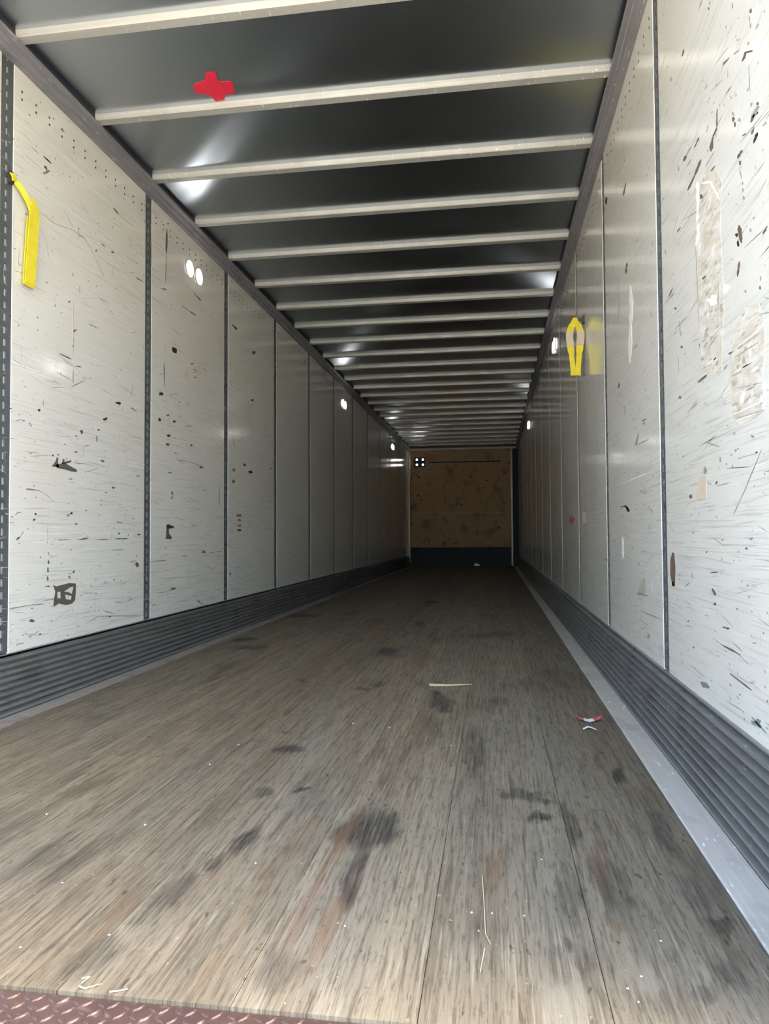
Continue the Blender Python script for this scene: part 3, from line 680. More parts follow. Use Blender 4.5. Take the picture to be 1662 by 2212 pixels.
'd':'2.893 2.334 2.897 2.329 2.896 2.324 2.892 2.32 2.885 2.322 2.88 2.322 2.875 2.324 2.875 2.329 2.879 2.334 2.886 2.335;3.458 2.409 3.468 2.402 3.478 2.41 3.46 2.41;3.468 2.402 3.482 2.398 3.492 2.407 3.478 2.41;3.482 2.398 3.497 2.396 3.505 2.403 3.492 2.407;3.497 2.396 3.514 2.395 3.516 2.396 3.505 2.403;3.312 2.125 3.307 2.121 3.303 2.117 3.295 2.113 3.294 2.116 3.293 2.117 3.293 2.119 3.296 2.123 3.303 2.125 3.306 2.124;3.345 2.175 3.352 2.172 3.357 2.176 3.347 2.176;3.352 2.172 3.36 2.17 3.367 2.176 3.357 2.176;3.36 2.17 3.37 2.17 3.374 2.174 3.367 2.176;3.37 2.17 3.38 2.169 3.382 2.172 3.374 2.174;3.469 2.179 3.466 2.175 3.457 2.17 3.448 2.166 3.447 2.169 3.443 2.169 3.439 2.17 3.448 2.175 3.456 2.177 3.466 2.181;3.706 2.128 3.725 2.127 3.731 2.134 3.708 2.131;3.725 2.127 3.747 2.129 3.752 2.134 3.731 2.134;3.747 2.129 3.77 2.131 3.772 2.134 3.752 2.134;3.77 2.131 3.792 2.133 3.793 2.134 3.772 2.134;3.079 1.793 3.078 1.792 3.077 1.789 3.07 1.787 3.064 1.786 3.066 1.789 3.065 1.791 3.07 1.794 3.076 1.796 3.082 1.797;3.138 1.68 3.129 1.673 3.123 1.668 3.117 1.661 3.113 1.663 3.1 1.657 3.109 1.665 3.108 1.668 3.119 1.675 3.131 1.68;2.996 1.532 3.019 1.529 3.023 1.534 2.997 1.533;3.019 1.529 3.045 1.528 3.048 1.533 3.023 1.534;3.045 1.528 3.07 1.526 3.074 1.533 3.048 1.533;3.07 1.526 3.097 1.528 3.098 1.529 3.074 1.533;3.124 1.505 3.137 1.505 3.138 1.509 3.125 1.506;3.137 1.505 3.15 1.505 3.152 1.511 3.138 1.509;3.15 1.505 3.164 1.507 3.165 1.512 3.152 1.511;3.164 1.507 3.178 1.51 3.178 1.511 3.165 1.512;3.653 1.4 3.668 1.395 3.675 1.401 3.655 1.401;3.668 1.395 3.688 1.393 3.692 1.396 3.675 1.401;3.688 1.393 3.706 1.39 3.71 1.393 3.692 1.396;3.706 1.39 3.725 1.387 3.727 1.388 3.71 1.393;3.195 1.204 3.195 1.197 3.187 1.193 3.178 1.19 3.176 1.198 3.169 1.2 3.172 1.206 3.178 1.211 3.186 1.211 3.194 1.21;3.342 1.235 3.345 1.231 3.337 1.23 3.331 1.228 3.324 1.228 3.323 1.232 3.328 1.235 3.332 1.237 3.337 1.238 3.343 1.238;3.147 1.101 3.146 1.099 3.14 1.098 3.135 1.097 3.128 1.097 3.125 1.099 3.128 1.101 3.135 1.103 3.143 1.106 3.148 1.104;3.39 1.081 3.385 1.08 3.38 1.076 3.365 1.078 3.356 1.082 3.359 1.086 3.368 1.087 3.376 1.087 3.385 1.086 3.39 1.084;2.964 1.066 2.966 1.063 2.96 1.063 2.956 1.06 2.952 1.062 2.952 1.065 2.951 1.068 2.957 1.068 2.96 1.069 2.962 1.067;3.002 1.072 3.001 1.071 3 1.069 2.996 1.069 2.994 1.07 2.987 1.071 2.993 1.073 2.995 1.076 3 1.076 3.005 1.075;3.489 0.955 3.488 0.951 3.483 0.948 3.477 0.95 3.47 0.95 3.462 0.953 3.467 0.958 3.474 0.961 3.482 0.959 3.49 0.959;2.839 0.777 2.835 0.774 2.831 0.773 2.826 0.77 2.825 0.774 2.824 0.776 2.821 0.78 2.826 0.782 2.832 0.781 2.837 0.78;3.152 0.764 3.154 0.762 3.148 0.761 3.142 0.761 3.135 0.761 3.131 0.764 3.139 0.765 3.142 0.767 3.149 0.769 3.151 0.766;2.711 0.69 2.719 0.692 2.715 0.695 2.71 0.691;2.719 0.692 2.727 0.694 2.719 0.7 2.715 0.695;2.727 0.694 2.733 0.697 2.726 0.703 2.719 0.7;2.733 0.697 2.738 0.702 2.735 0.705 2.726 0.703;3.151 0.688 3.177 0.689 3.176 0.692 3.151 0.689;3.177 0.689 3.203 0.689 3.2 0.696 3.176 0.692;3.203 0.689 3.228 0.692 3.226 0.699 3.2 0.696;3.228 0.692 3.253 0.697 3.253 0.698 3.226 0.699;3.499 0.691 3.533 0.689 3.532 0.695 3.499 0.693;3.533 0.689 3.567 0.69 3.567 0.694 3.532 0.695;3.567 0.69 3.602 0.689 3.602 0.695 3.567 0.694;3.602 0.689 3.637 0.692 3.637 0.693 3.602 0.695;3.516 0.779 3.529 0.775 3.532 0.782 3.517 0.781;3.529 0.775 3.544 0.776 3.545 0.778 3.532 0.782;3.544 0.776 3.557 0.773 3.56 0.778 3.545 0.778;3.557 0.773 3.572 0.773 3.573 0.775 3.56 0.778;3.549 0.718 3.549 0.715 3.543 0.715 3.538 0.714 3.531 0.715 3.53 0.718 3.529 0.722 3.536 0.725 3.543 0.722 3.547 0.721;3.768 0.713 3.765 0.711 3.754 0.71 3.742 0.709 3.738 0.712 3.731 0.713 3.739 0.715 3.742 0.718 3.755 0.717 3.77 0.716;2.928 0.604 2.929 0.599 2.934 0.599 2.932 0.604;2.929 0.599 2.926 0.594 2.939 0.594 2.934 0.599;2.926 0.594 2.928 0.588 2.94 0.589 2.939 0.594;2.928 0.588 2.934 0.584 2.937 0.584 2.94 0.589;2.927 0.57 2.924 0.565 2.934 0.564 2.931 0.57;2.924 0.565 2.926 0.559 2.933 0.559 2.934 0.564;2.926 0.559 2.923 0.554 2.936 0.553 2.933 0.559;2.923 0.554 2.927 0.548 2.932 0.548 2.936 0.553;2.925 0.532 2.922 0.527 2.932 0.527 2.927 0.532;2.922 0.527 2.923 0.522 2.932 0.522 2.932 0.527;2.923 0.522 2.921 0.517 2.935 0.516 2.932 0.522;2.921 0.517 2.926 0.512 2.931 0.511 2.935 0.516;3.139 0.541 3.132 0.539 3.131 0.535 3.123 0.535 3.116 0.538 3.122 0.542 3.123 0.544 3.124 0.546 3.13 0.547 3.134 0.544;2.84 0.347 2.838 0.344 2.829 0.342 2.82 0.345 2.805 0.346 2.805 0.351 2.808 0.355 2.816 0.358 2.828 0.354 2.835 0.351;3.463 0.296 3.461 0.294 3.46 0.291 3.451 0.295 3.447 0.296 3.436 0.299 3.447 0.299 3.449 0.301 3.458 0.3 3.462 0.297;4.082 2.563 4.071 2.519 4.092 2.528 4.085 2.564;4.071 2.519 4.068 2.478 4.092 2.488 4.092 2.528;4.068 2.478 4.066 2.438 4.09 2.448 4.092 2.488;4.066 2.438 4.073 2.402 4.079 2.404 4.09 2.448;4.114 2.606 4.107 2.599 4.099 2.596 4.093 2.592 4.089 2.593 4.083 2.593 4.089 2.597 4.092 2.602 4.099 2.604 4.11 2.608;4.013 2.172 4.029 2.175 4.032 2.18 4.014 2.176;4.029 2.175 4.044 2.176 4.05 2.187 4.032 2.18;4.044 2.176 4.062 2.18 4.066 2.189 4.05 2.187;4.062 2.18 4.08 2.187 4.081 2.189 4.066 2.189;4.478 2.303 4.509 2.299 4.516 2.303 4.483 2.307;4.509 2.299 4.539 2.293 4.55 2.301 4.516 2.303;4.539 2.293 4.57 2.288 4.584 2.298 4.55 2.301;4.57 2.288 4.609 2.288 4.611 2.29 4.584 2.298;4.401 2.161 4.429 2.159 4.435 2.165 4.402 2.162;4.429 2.159 4.458 2.158 4.468 2.167 4.435 2.165;4.458 2.158 4.491 2.159 4.499 2.166 4.468 2.167;4.491 2.159 4.525 2.162 4.528 2.164 4.499 2.166;4.495 1.837 4.472 1.83 4.466 1.826 4.451 1.822 4.437 1.82 4.431 1.822 4.444 1.827 4.451 1.832 4.465 1.834 4.478 1.836;5.184 2.298 5.205 2.29 5.225 2.303 5.187 2.3;5.205 2.29 5.233 2.287 5.256 2.302 5.225 2.303;5.233 2.287 5.257 2.281 5.292 2.304 5.256 2.302;5.257 2.281 5.3 2.287 5.31 2.294 5.292 2.304;5.73 2.218 5.729 2.213 5.716 2.205 5.685 2.193 5.657 2.192 5.655 2.199 5.653 2.208 5.685 2.221 5.722 2.23 5.745 2.229;4.123 1.436 4.124 1.432 4.113 1.429 4.103 1.427 4.092 1.427 4.085 1.43 4.091 1.434 4.104 1.437 4.114 1.44 4.125 1.44;4.14 1.261 4.121 1.254 4.115 1.246 4.097 1.249 4.088 1.251 4.076 1.253 4.087 1.258 4.096 1.262 4.112 1.267 4.118 1.262;4.469 1.295 4.466 1.291 4.456 1.287 4.445 1.286 4.435 1.287 4.433 1.291 4.441 1.294 4.444 1.3 4.455 1.3 4.469 1.301;4.654 1.169 4.653 1.165 4.631 1.161 4.608 1.158 4.59 1.159 4.582 1.163 4.606 1.167 4.611 1.17 4.628 1.171 4.643 1.171;4.163 1.091 4.159 1.087 4.143 1.086 4.134 1.085 4.128 1.086 4.114 1.087 4.118 1.091 4.135 1.091 4.143 1.092 4.15 1.092;4.189 0.968 4.177 0.963 4.175 0.956 4.165 0.953 4.163 0.962 4.155 0.966 4.161 0.972 4.166 0.978 4.174 0.977 4.178 0.972;4.692 0.596 4.686 0.59 4.665 0.59 4.648 0.588 4.633 0.592 4.641 0.597 4.635 0.602 4.646 0.607 4.666 0.604 4.685 0.602;5.26 1.117 5.249 1.11 5.241 1.1 5.223 1.103 5.201 1.103 5.193 1.112 5.21 1.12 5.224 1.123 5.241 1.132 5.246 1.121;5.501 1.266 5.516 1.257 5.485 1.254 5.467 1.252 5.449 1.254 5.433 1.259 5.454 1.268 5.467 1.274 5.483 1.273 5.5 1.272;5.187 0.423 5.178 0.419 5.164 0.419 5.149 0.416 5.142 0.421 5.135 0.426 5.136 0.431 5.152 0.431 5.165 0.43 5.173 0.427;4.549 0.283 4.569 0.27 4.582 0.276 4.552 0.284;4.569 0.27 4.597 0.261 4.604 0.264 4.582 0.276;4.597 0.261 4.622 0.25 4.63 0.254 4.604 0.264;4.622 0.25 4.65 0.241 4.652 0.242 4.63 0.254',
'l':'2.839 2.112 2.868 2.111 2.87 2.113 2.84 2.113;2.868 2.111 2.896 2.108 2.901 2.113 2.87 2.113;2.896 2.108 2.927 2.107 2.931 2.112 2.901 2.113;2.927 2.107 2.959 2.106 2.961 2.11 2.931 2.112;2.959 2.106 2.991 2.114 2.992 2.117 2.961 2.11;2.991 2.114 3.022 2.12 3.024 2.125 2.992 2.117;3.022 2.12 3.055 2.128 3.057 2.132 3.024 2.125;3.055 2.128 3.087 2.135 3.091 2.14 3.057 2.132;3.087 2.135 3.109 2.135 3.114 2.141 3.091 2.14;3.109 2.135 3.133 2.137 3.136 2.141 3.114 2.141;3.133 2.137 3.156 2.138 3.159 2.141 3.136 2.141;3.156 2.138 3.179 2.138 3.183 2.143 3.159 2.141;3.179 2.138 3.195 2.133 3.199 2.136 3.183 2.143;3.195 2.133 3.212 2.127 3.215 2.13 3.199 2.136;3.212 2.127 3.227 2.121 3.231 2.124 3.215 2.13;3.227 2.121 3.242 2.114 3.249 2.119 3.231 2.124;3.242 2.114 3.255 2.106 3.258 2.108 3.249 2.119;3.255 2.106 3.265 2.097 3.268 2.099 3.258 2.108;3.265 2.097 3.274 2.086 3.28 2.09 3.268 2.099;3.274 2.086 3.287 2.078 3.288 2.079 3.28 2.09;3.022 2.198 3.041 2.186 3.044 2.189 3.022 2.199;3.041 2.186 3.061 2.175 3.064 2.177 3.044 2.189;3.061 2.175 3.081 2.162 3.085 2.166 3.064 2.177;3.081 2.162 3.103 2.152 3.104 2.153 3.085 2.166;3.196 2.16 3.232 2.162 3.234 2.165 3.197 2.161;3.232 2.162 3.269 2.167 3.27 2.169 3.234 2.165;3.269 2.167 3.307 2.171 3.308 2.172 3.27 2.169;3.307 2.171 3.346 2.175 3.346 2.176 3.308 2.172;3.525 2.395 3.564 2.395 3.567 2.398 3.525 2.395;3.564 2.395 3.605 2.396 3.61 2.401 3.567 2.398;3.605 2.396 3.649 2.399 3.652 2.402 3.61 2.401;3.649 2.399 3.694 2.403 3.694 2.403 3.652 2.402;2.853 2.046 2.863 2.036 2.864 2.038 2.854 2.046;2.863 2.036 2.872 2.027 2.875 2.029 2.864 2.038;2.872 2.027 2.883 2.018 2.884 2.02 2.875 2.029;2.883 2.018 2.893 2.009 2.894 2.01 2.884 2.02;2.893 2.009 2.897 1.99 2.9 1.992 2.894 2.01;2.897 1.99 2.903 1.972 2.905 1.973 2.9 1.992;2.903 1.972 2.907 1.953 2.912 1.956 2.905 1.973;2.907 1.953 2.914 1.936 2.915 1.936 2.912 1.956;3.295 2.075 3.312 2.058 3.319 2.062 3.297 2.076;3.312 2.058 3.332 2.042 3.337 2.046 3.319 2.062;3.332 2.042 3.35 2.025 3.359 2.03 3.337 2.046;3.35 2.025 3.373 2.011 3.375 2.012 3.359 2.03;3.399 2.096 3.429 2.094 3.433 2.098 3.4 2.097;3.429 2.094 3.462 2.095 3.464 2.097 3.433 2.098;3.462 2.095 3.494 2.094 3.497 2.097 3.464 2.097;3.494 2.094 3.528 2.095 3.529 2.096 3.497 2.097;3.155 1.898 3.152 1.887 3.162 1.891 3.159 1.9;3.152 1.887 3.15 1.877 3.162 1.881 3.162 1.891;3.15 1.877 3.15 1.867 3.161 1.87 3.162 1.881;3.15 1.867 3.154 1.858 3.157 1.859 3.161 1.87;3.355 1.441 3.387 1.437 3.39 1.44 3.356 1.442;3.387 1.437 3.42 1.434 3.423 1.437 3.39 1.44;3.42 1.434 3.454 1.431 3.456 1.434 3.423 1.437;3.454 1.431 3.489 1.429 3.49 1.43 3.456 1.434;3.516 1.502 3.563 1.494 3.566 1.497 3.517 1.503;3.563 1.494 3.612 1.486 3.615 1.489 3.566 1.497;3.612 1.486 3.662 1.479 3.665 1.482 3.615 1.489;3.662 1.479 3.714 1.472 3.715 1.473 3.665 1.482;3.17 1.823 3.203 1.823 3.204 1.825 3.17 1.824;3.203 1.823 3.237 1.824 3.238 1.826 3.204 1.825;3.237 1.824 3.272 1.825 3.273 1.826 3.238 1.826;3.272 1.825 3.307 1.826 3.308 1.827 3.273 1.826;3.258 1.356 3.257 1.354 3.253 1.353 3.249 1.35 3.249 1.353 3.242 1.354 3.248 1.356 3.25 1.358 3.255 1.361 3.259 1.36;3.204 1.464 3.204 1.462 3.201 1.46 3.196 1.458 3.194 1.461 3.19 1.461 3.19 1.465 3.196 1.467 3.201 1.469 3.206 1.468;3.131 0.958 3.127 0.957 3.114 0.955 3.098 0.954 3.088 0.954 3.083 0.955 3.089 0.956 3.1 0.958 3.115 0.96 3.12 0.958;2.865 0.903 2.878 0.897 2.881 0.9 2.866 0.904;2.878 0.897 2.894 0.892 2.895 0.894 2.881 0.9;2.894 0.892 2.907 0.886 2.911 0.89 2.895 0.894;2.907 0.886 2.922 0.881 2.926 0.884 2.911 0.89;2.922 0.881 2.935 0.876 2.937 0.878 2.926 0.884;2.935 0.876 2.947 0.871 2.949 0.872 2.937 0.878;2.947 0.871 2.958 0.865 2.962 0.868 2.949 0.872;2.958 0.865 2.971 0.86 2.972 0.861 2.962 0.868;3.56 0.87 3.552 0.868 3.548 0.866 3.538 0.865 3.524 0.865 3.531 0.869 3.533 0.872 3.537 0.876 3.547 0.873 3.562 0.875;2.921 0.749 2.919 0.728 2.925 0.728 2.922 0.749;2.919 0.728 2.921 0.707 2.924 0.707 2.925 0.728;2.921 0.707 2.92 0.686 2.926 0.686 2.924 0.707;2.92 0.686 2.922 0.665 2.924 0.665 2.926 0.686;2.81 0.437 2.846 0.435 2.845 0.437 2.81 0.438;2.846 0.435 2.882 0.434 2.882 0.435 2.845 0.437;2.882 0.434 2.92 0.431 2.919 0.433 2.882 0.435;2.92 0.431 2.958 0.43 2.958 0.431 2.919 0.433;3.317 0.469 3.416 0.466 3.416 0.47 3.317 0.469;3.416 0.466 3.52 0.465 3.52 0.467 3.416 0.47;3.52 0.465 3.63 0.464 3.63 0.466 3.52 0.467;3.63 0.464 3.747 0.463 3.747 0.463 3.63 0.466;3.302 0.461 3.291 0.46 3.281 0.46 3.268 0.458 3.265 0.462 3.263 0.464 3.266 0.465 3.267 0.47 3.283 0.467 3.297 0.465;3.305 0.427 3.309 0.424 3.266 0.427 3.239 0.429 3.207 0.433 3.225 0.434 3.218 0.436 3.234 0.438 3.269 0.434 3.292 0.431;3.593 0.359 3.565 0.358 3.547 0.356 3.518 0.36 3.507 0.364 3.49 0.368 3.503 0.37 3.522 0.369 3.542 0.368 3.555 0.365;2.824 0.283 2.82 0.28 2.813 0.279 2.805 0.279 2.797 0.283 2.796 0.287 2.801 0.289 2.806 0.291 2.813 0.291 2.82 0.288;2.965 0.256 2.967 0.252 2.963 0.251 2.959 0.253 2.956 0.255 2.957 0.257 2.957 0.258 2.959 0.26 2.963 0.26 2.966 0.258;3.024 0.254 3.025 0.251 3.02 0.252 3.017 0.251 3.015 0.253 3.015 0.255 3.015 0.256 3.017 0.259 3.02 0.257 3.022 0.255;2.755 0.82 2.799 0.821 2.799 0.824 2.755 0.821;2.799 0.821 2.844 0.823 2.844 0.827 2.799 0.824;2.844 0.823 2.891 0.826 2.89 0.83 2.844 0.827;2.891 0.826 2.938 0.83 2.938 0.831 2.89 0.83;2.952 0.818 3.028 0.818 3.028 0.82 2.952 0.819;3.028 0.818 3.108 0.819 3.108 0.821 3.028 0.82;3.108 0.819 3.192 0.82 3.192 0.821 3.108 0.821;3.192 0.82 3.28 0.82 3.28 0.821 3.192 0.821;2.842 0.76 2.908 0.759 2.908 0.762 2.842 0.76;2.908 0.759 2.977 0.759 2.977 0.761 2.908 0.762;2.977 0.759 3.049 0.759 3.049 0.761 2.977 0.761;3.049 0.759 3.124 0.76 3.124 0.761 3.049 0.761;3.066 0.713 3.098 0.713 3.098 0.715 3.066 0.713;3.098 0.713 3.132 0.713 3.132 0.715 3.098 0.715;3.132 0.713 3.166 0.713 3.166 0.716 3.132 0.715;3.166 0.713 3.201 0.715 3.201 0.716 3.166 0.716;3.323 0.491 3.327 0.487 3.32 0.486 3.313 0.486 3.307 0.489 3.306 0.492 3.307 0.496 3.314 0.498 3.32 0.496 3.327 0.495;3.668 0.374 3.671 0.369 3.656 0.37 3.647 0.372 3.635 0.373 3.628 0.377 3.628 0.382 3.645 0.381 3.66 0.383 3.673 0.378;4.357 2.311 4.387 2.311 4.392 2.315 4.358 2.312;4.387 2.311 4.421 2.313 4.423 2.316 4.392 2.315;4.421 2.313 4.453 2.314 4.457 2.317 4.423 2.316;4.453 2.314 4.488 2.316 4.488 2.317 4.457 2.317;4.063 1.868 4.059 1.853 4.069 1.855 4.067 1.869;4.059 1.853 4.059 1.839 4.066 1.841 4.069 1.855;4.059 1.839 4.058 1.825 4.064 1.826 4.066 1.841;4.058 1.825 4.058 1.811 4.061 1.812 4.064 1.826;3.985 0.455 4.155 0.449 4.154 0.455 3.985 0.457;4.155 0.449 4.338 0.446 4.338 0.449 4.154 0.455;4.338 0.446 4.538 0.439 4.537 0.446 4.338 0.449;4.538 0.439 4.755 0.437 4.755 0.438 4.537 0.446;3.886 0.376 4.042 0.379 4.04 0.382 3.886 0.377;4.042 0.379 4.209 0.381 4.206 0.387 4.04 0.382;4.209 0.381 4.389 0.388 4.387 0.39 4.206 0.387;4.389 0.388 4.584 0.393 4.582 0.395 4.387 0.39',
't':'3.104 1.816 3.102 1.744 3.109 1.746 3.105 1.816;3.102 1.744 3.105 1.675 3.108 1.676 3.109 1.746;3.105 1.675 3.104 1.604 3.112 1.606 3.108 1.676;3.104 1.604 3.108 1.534 3.11 1.535 3.112 1.606;3.608 1.158 3.611 1.154 3.599 1.15 3.587 1.15 3.584 1.153 3.574 1.154 3.574 1.159 3.588 1.16 3.598 1.163 3.611 1.163;3.724 0.567 3.724 0.56 3.707 0.554 3.684 0.558 3.666 0.562 3.652 0.57 3.673 0.574 3.686 0.578 3.7 0.574 3.728 0.576;3.154 0.261 3.186 0.256 3.186 0.259 3.153 0.262;3.186 0.256 3.219 0.252 3.219 0.256 3.186 0.259;3.219 0.252 3.253 0.249 3.253 0.251 3.219 0.256;3.253 0.249 3.287 0.246 3.287 0.247 3.253 0.251;4.379 1.791 4.372 1.77 4.391 1.774 4.387 1.793;4.372 1.77 4.365 1.749 4.394 1.755 4.391 1.774;4.365 1.749 4.355 1.728 4.401 1.737 4.394 1.755;4.355 1.728 4.371 1.712 4.382 1.714 4.401 1.737;4.418 1.559 4.422 1.549 4.407 1.539 4.388 1.533 4.384 1.546 4.384 1.553 4.381 1.561 4.392 1.566 4.405 1.57 4.411 1.564;5.21 1.424 5.19 1.402 5.253 1.411 5.227 1.426;5.19 1.402 5.213 1.386 5.236 1.389 5.253 1.411;5.213 1.386 5.207 1.366 5.246 1.372 5.236 1.389;5.207 1.366 5.225 1.35 5.234 1.351 5.246 1.372',
'n':'2.949 1.015 2.976 1.038 2.988 1.06 2.998 1.057 2.995 1.038 3.004 1.016;2.976 1.025 3.046 1.041 3.079 1.033 3.147 1.018 3.144 1.007 3.105 1.006 3.047 1.011 2.99 1.012;3.025 1.034 3.035 1.058 3.046 1.057 3.045 1.045 3.097 1.058 3.101 1.05 3.061 1.039;2.967 0.491 2.988 0.483 3.047 0.487 3.048 0.454 2.985 0.459 2.978 0.472;3.047 0.487 3.091 0.491 3.146 0.485 3.146 0.472 3.098 0.471 3.048 0.454;3.146 0.472 3.145 0.447 3.14 0.408 3.106 0.411 3.117 0.449 3.128 0.473;2.985 0.459 3.002 0.458 2.999 0.429 3.013 0.405 2.986 0.396 2.971 0.399 2.975 0.423;3.002 0.429 3.14 0.408 3.114 0.394 3.07 0.392 3.034 0.399 3.013 0.405;3.023 0.456 3.055 0.456 3.066 0.419 3.027 0.425;3.055 0.454 3.084 0.451 3.121 0.436 3.11 0.43 3.062 0.44;4.094 0.749 4.128 0.749 4.128 0.719 4.17 0.698 4.156 0.686 4.081 0.689 4.088 0.701',
'e':'2.772 0.903 2.782 0.9 2.783 0.907 2.772 0.904;2.782 0.9 2.793 0.901 2.793 0.907 2.783 0.907;2.793 0.901 2.803 0.901 2.804 0.907 2.793 0.907;2.803 0.901 2.814 0.901 2.815 0.907 2.804 0.907;2.814 0.901 2.827 0.902 2.827 0.906 2.815 0.907;2.827 0.902 2.839 0.902 2.84 0.906 2.827 0.906;2.839 0.902 2.852 0.902 2.853 0.905 2.84 0.906;2.852 0.902 2.865 0.902 2.865 0.905 2.853 0.905',
'o':'3.754 0.546 3.753 0.537 3.74 0.537 3.729 0.533 3.727 0.543 3.713 0.548 3.718 0.556 3.728 0.562 3.742 0.56 3.751 0.554;5.398 0.748 5.389 0.743 5.367 0.739 5.339 0.741 5.31 0.742 5.311 0.748 5.313 0.753 5.335 0.758 5.363 0.755 5.396 0.755',
'r':'4.533 1.801 4.53 1.799 4.516 1.795 4.493 1.794 4.484 1.796 4.471 1.796 4.475 1.799 4.499 1.802 4.518 1.803 4.536 1.803;4.546 1.802 4.524 1.791 4.523 1.787 4.502 1.78 4.473 1.766 4.482 1.772 4.469 1.769 4.498 1.782 4.513 1.79 4.526 1.795;4.542 1.758 4.536 1.752 4.513 1.748 4.501 1.746 4.479 1.74 4.48 1.744 4.486 1.748 4.499 1.753 4.515 1.756 4.532 1.759;5.413 0.827 5.391 0.821 5.372 0.814 5.339 0.818 5.317 0.82 5.316 0.825 5.322 0.829 5.336 0.834 5.369 0.837 5.381 0.83;5.4 0.785 5.389 0.781 5.373 0.775 5.336 0.777 5.302 0.778 5.314 0.784 5.299 0.789 5.343 0.788 5.362 0.789 5.396 0.79;5.26 1.205 5.262 1.197 5.251 1.188 5.235 1.194 5.214 1.191 5.207 1.2 5.211 1.211 5.231 1.218 5.247 1.213 5.266 1.215',
'R':'5.389 0.863 5.395 0.857 5.369 0.852 5.337 0.852 5.29 0.851 5.298 0.86 5.287 0.869 5.34 0.868 5.369 0.873 5.404 0.871'}
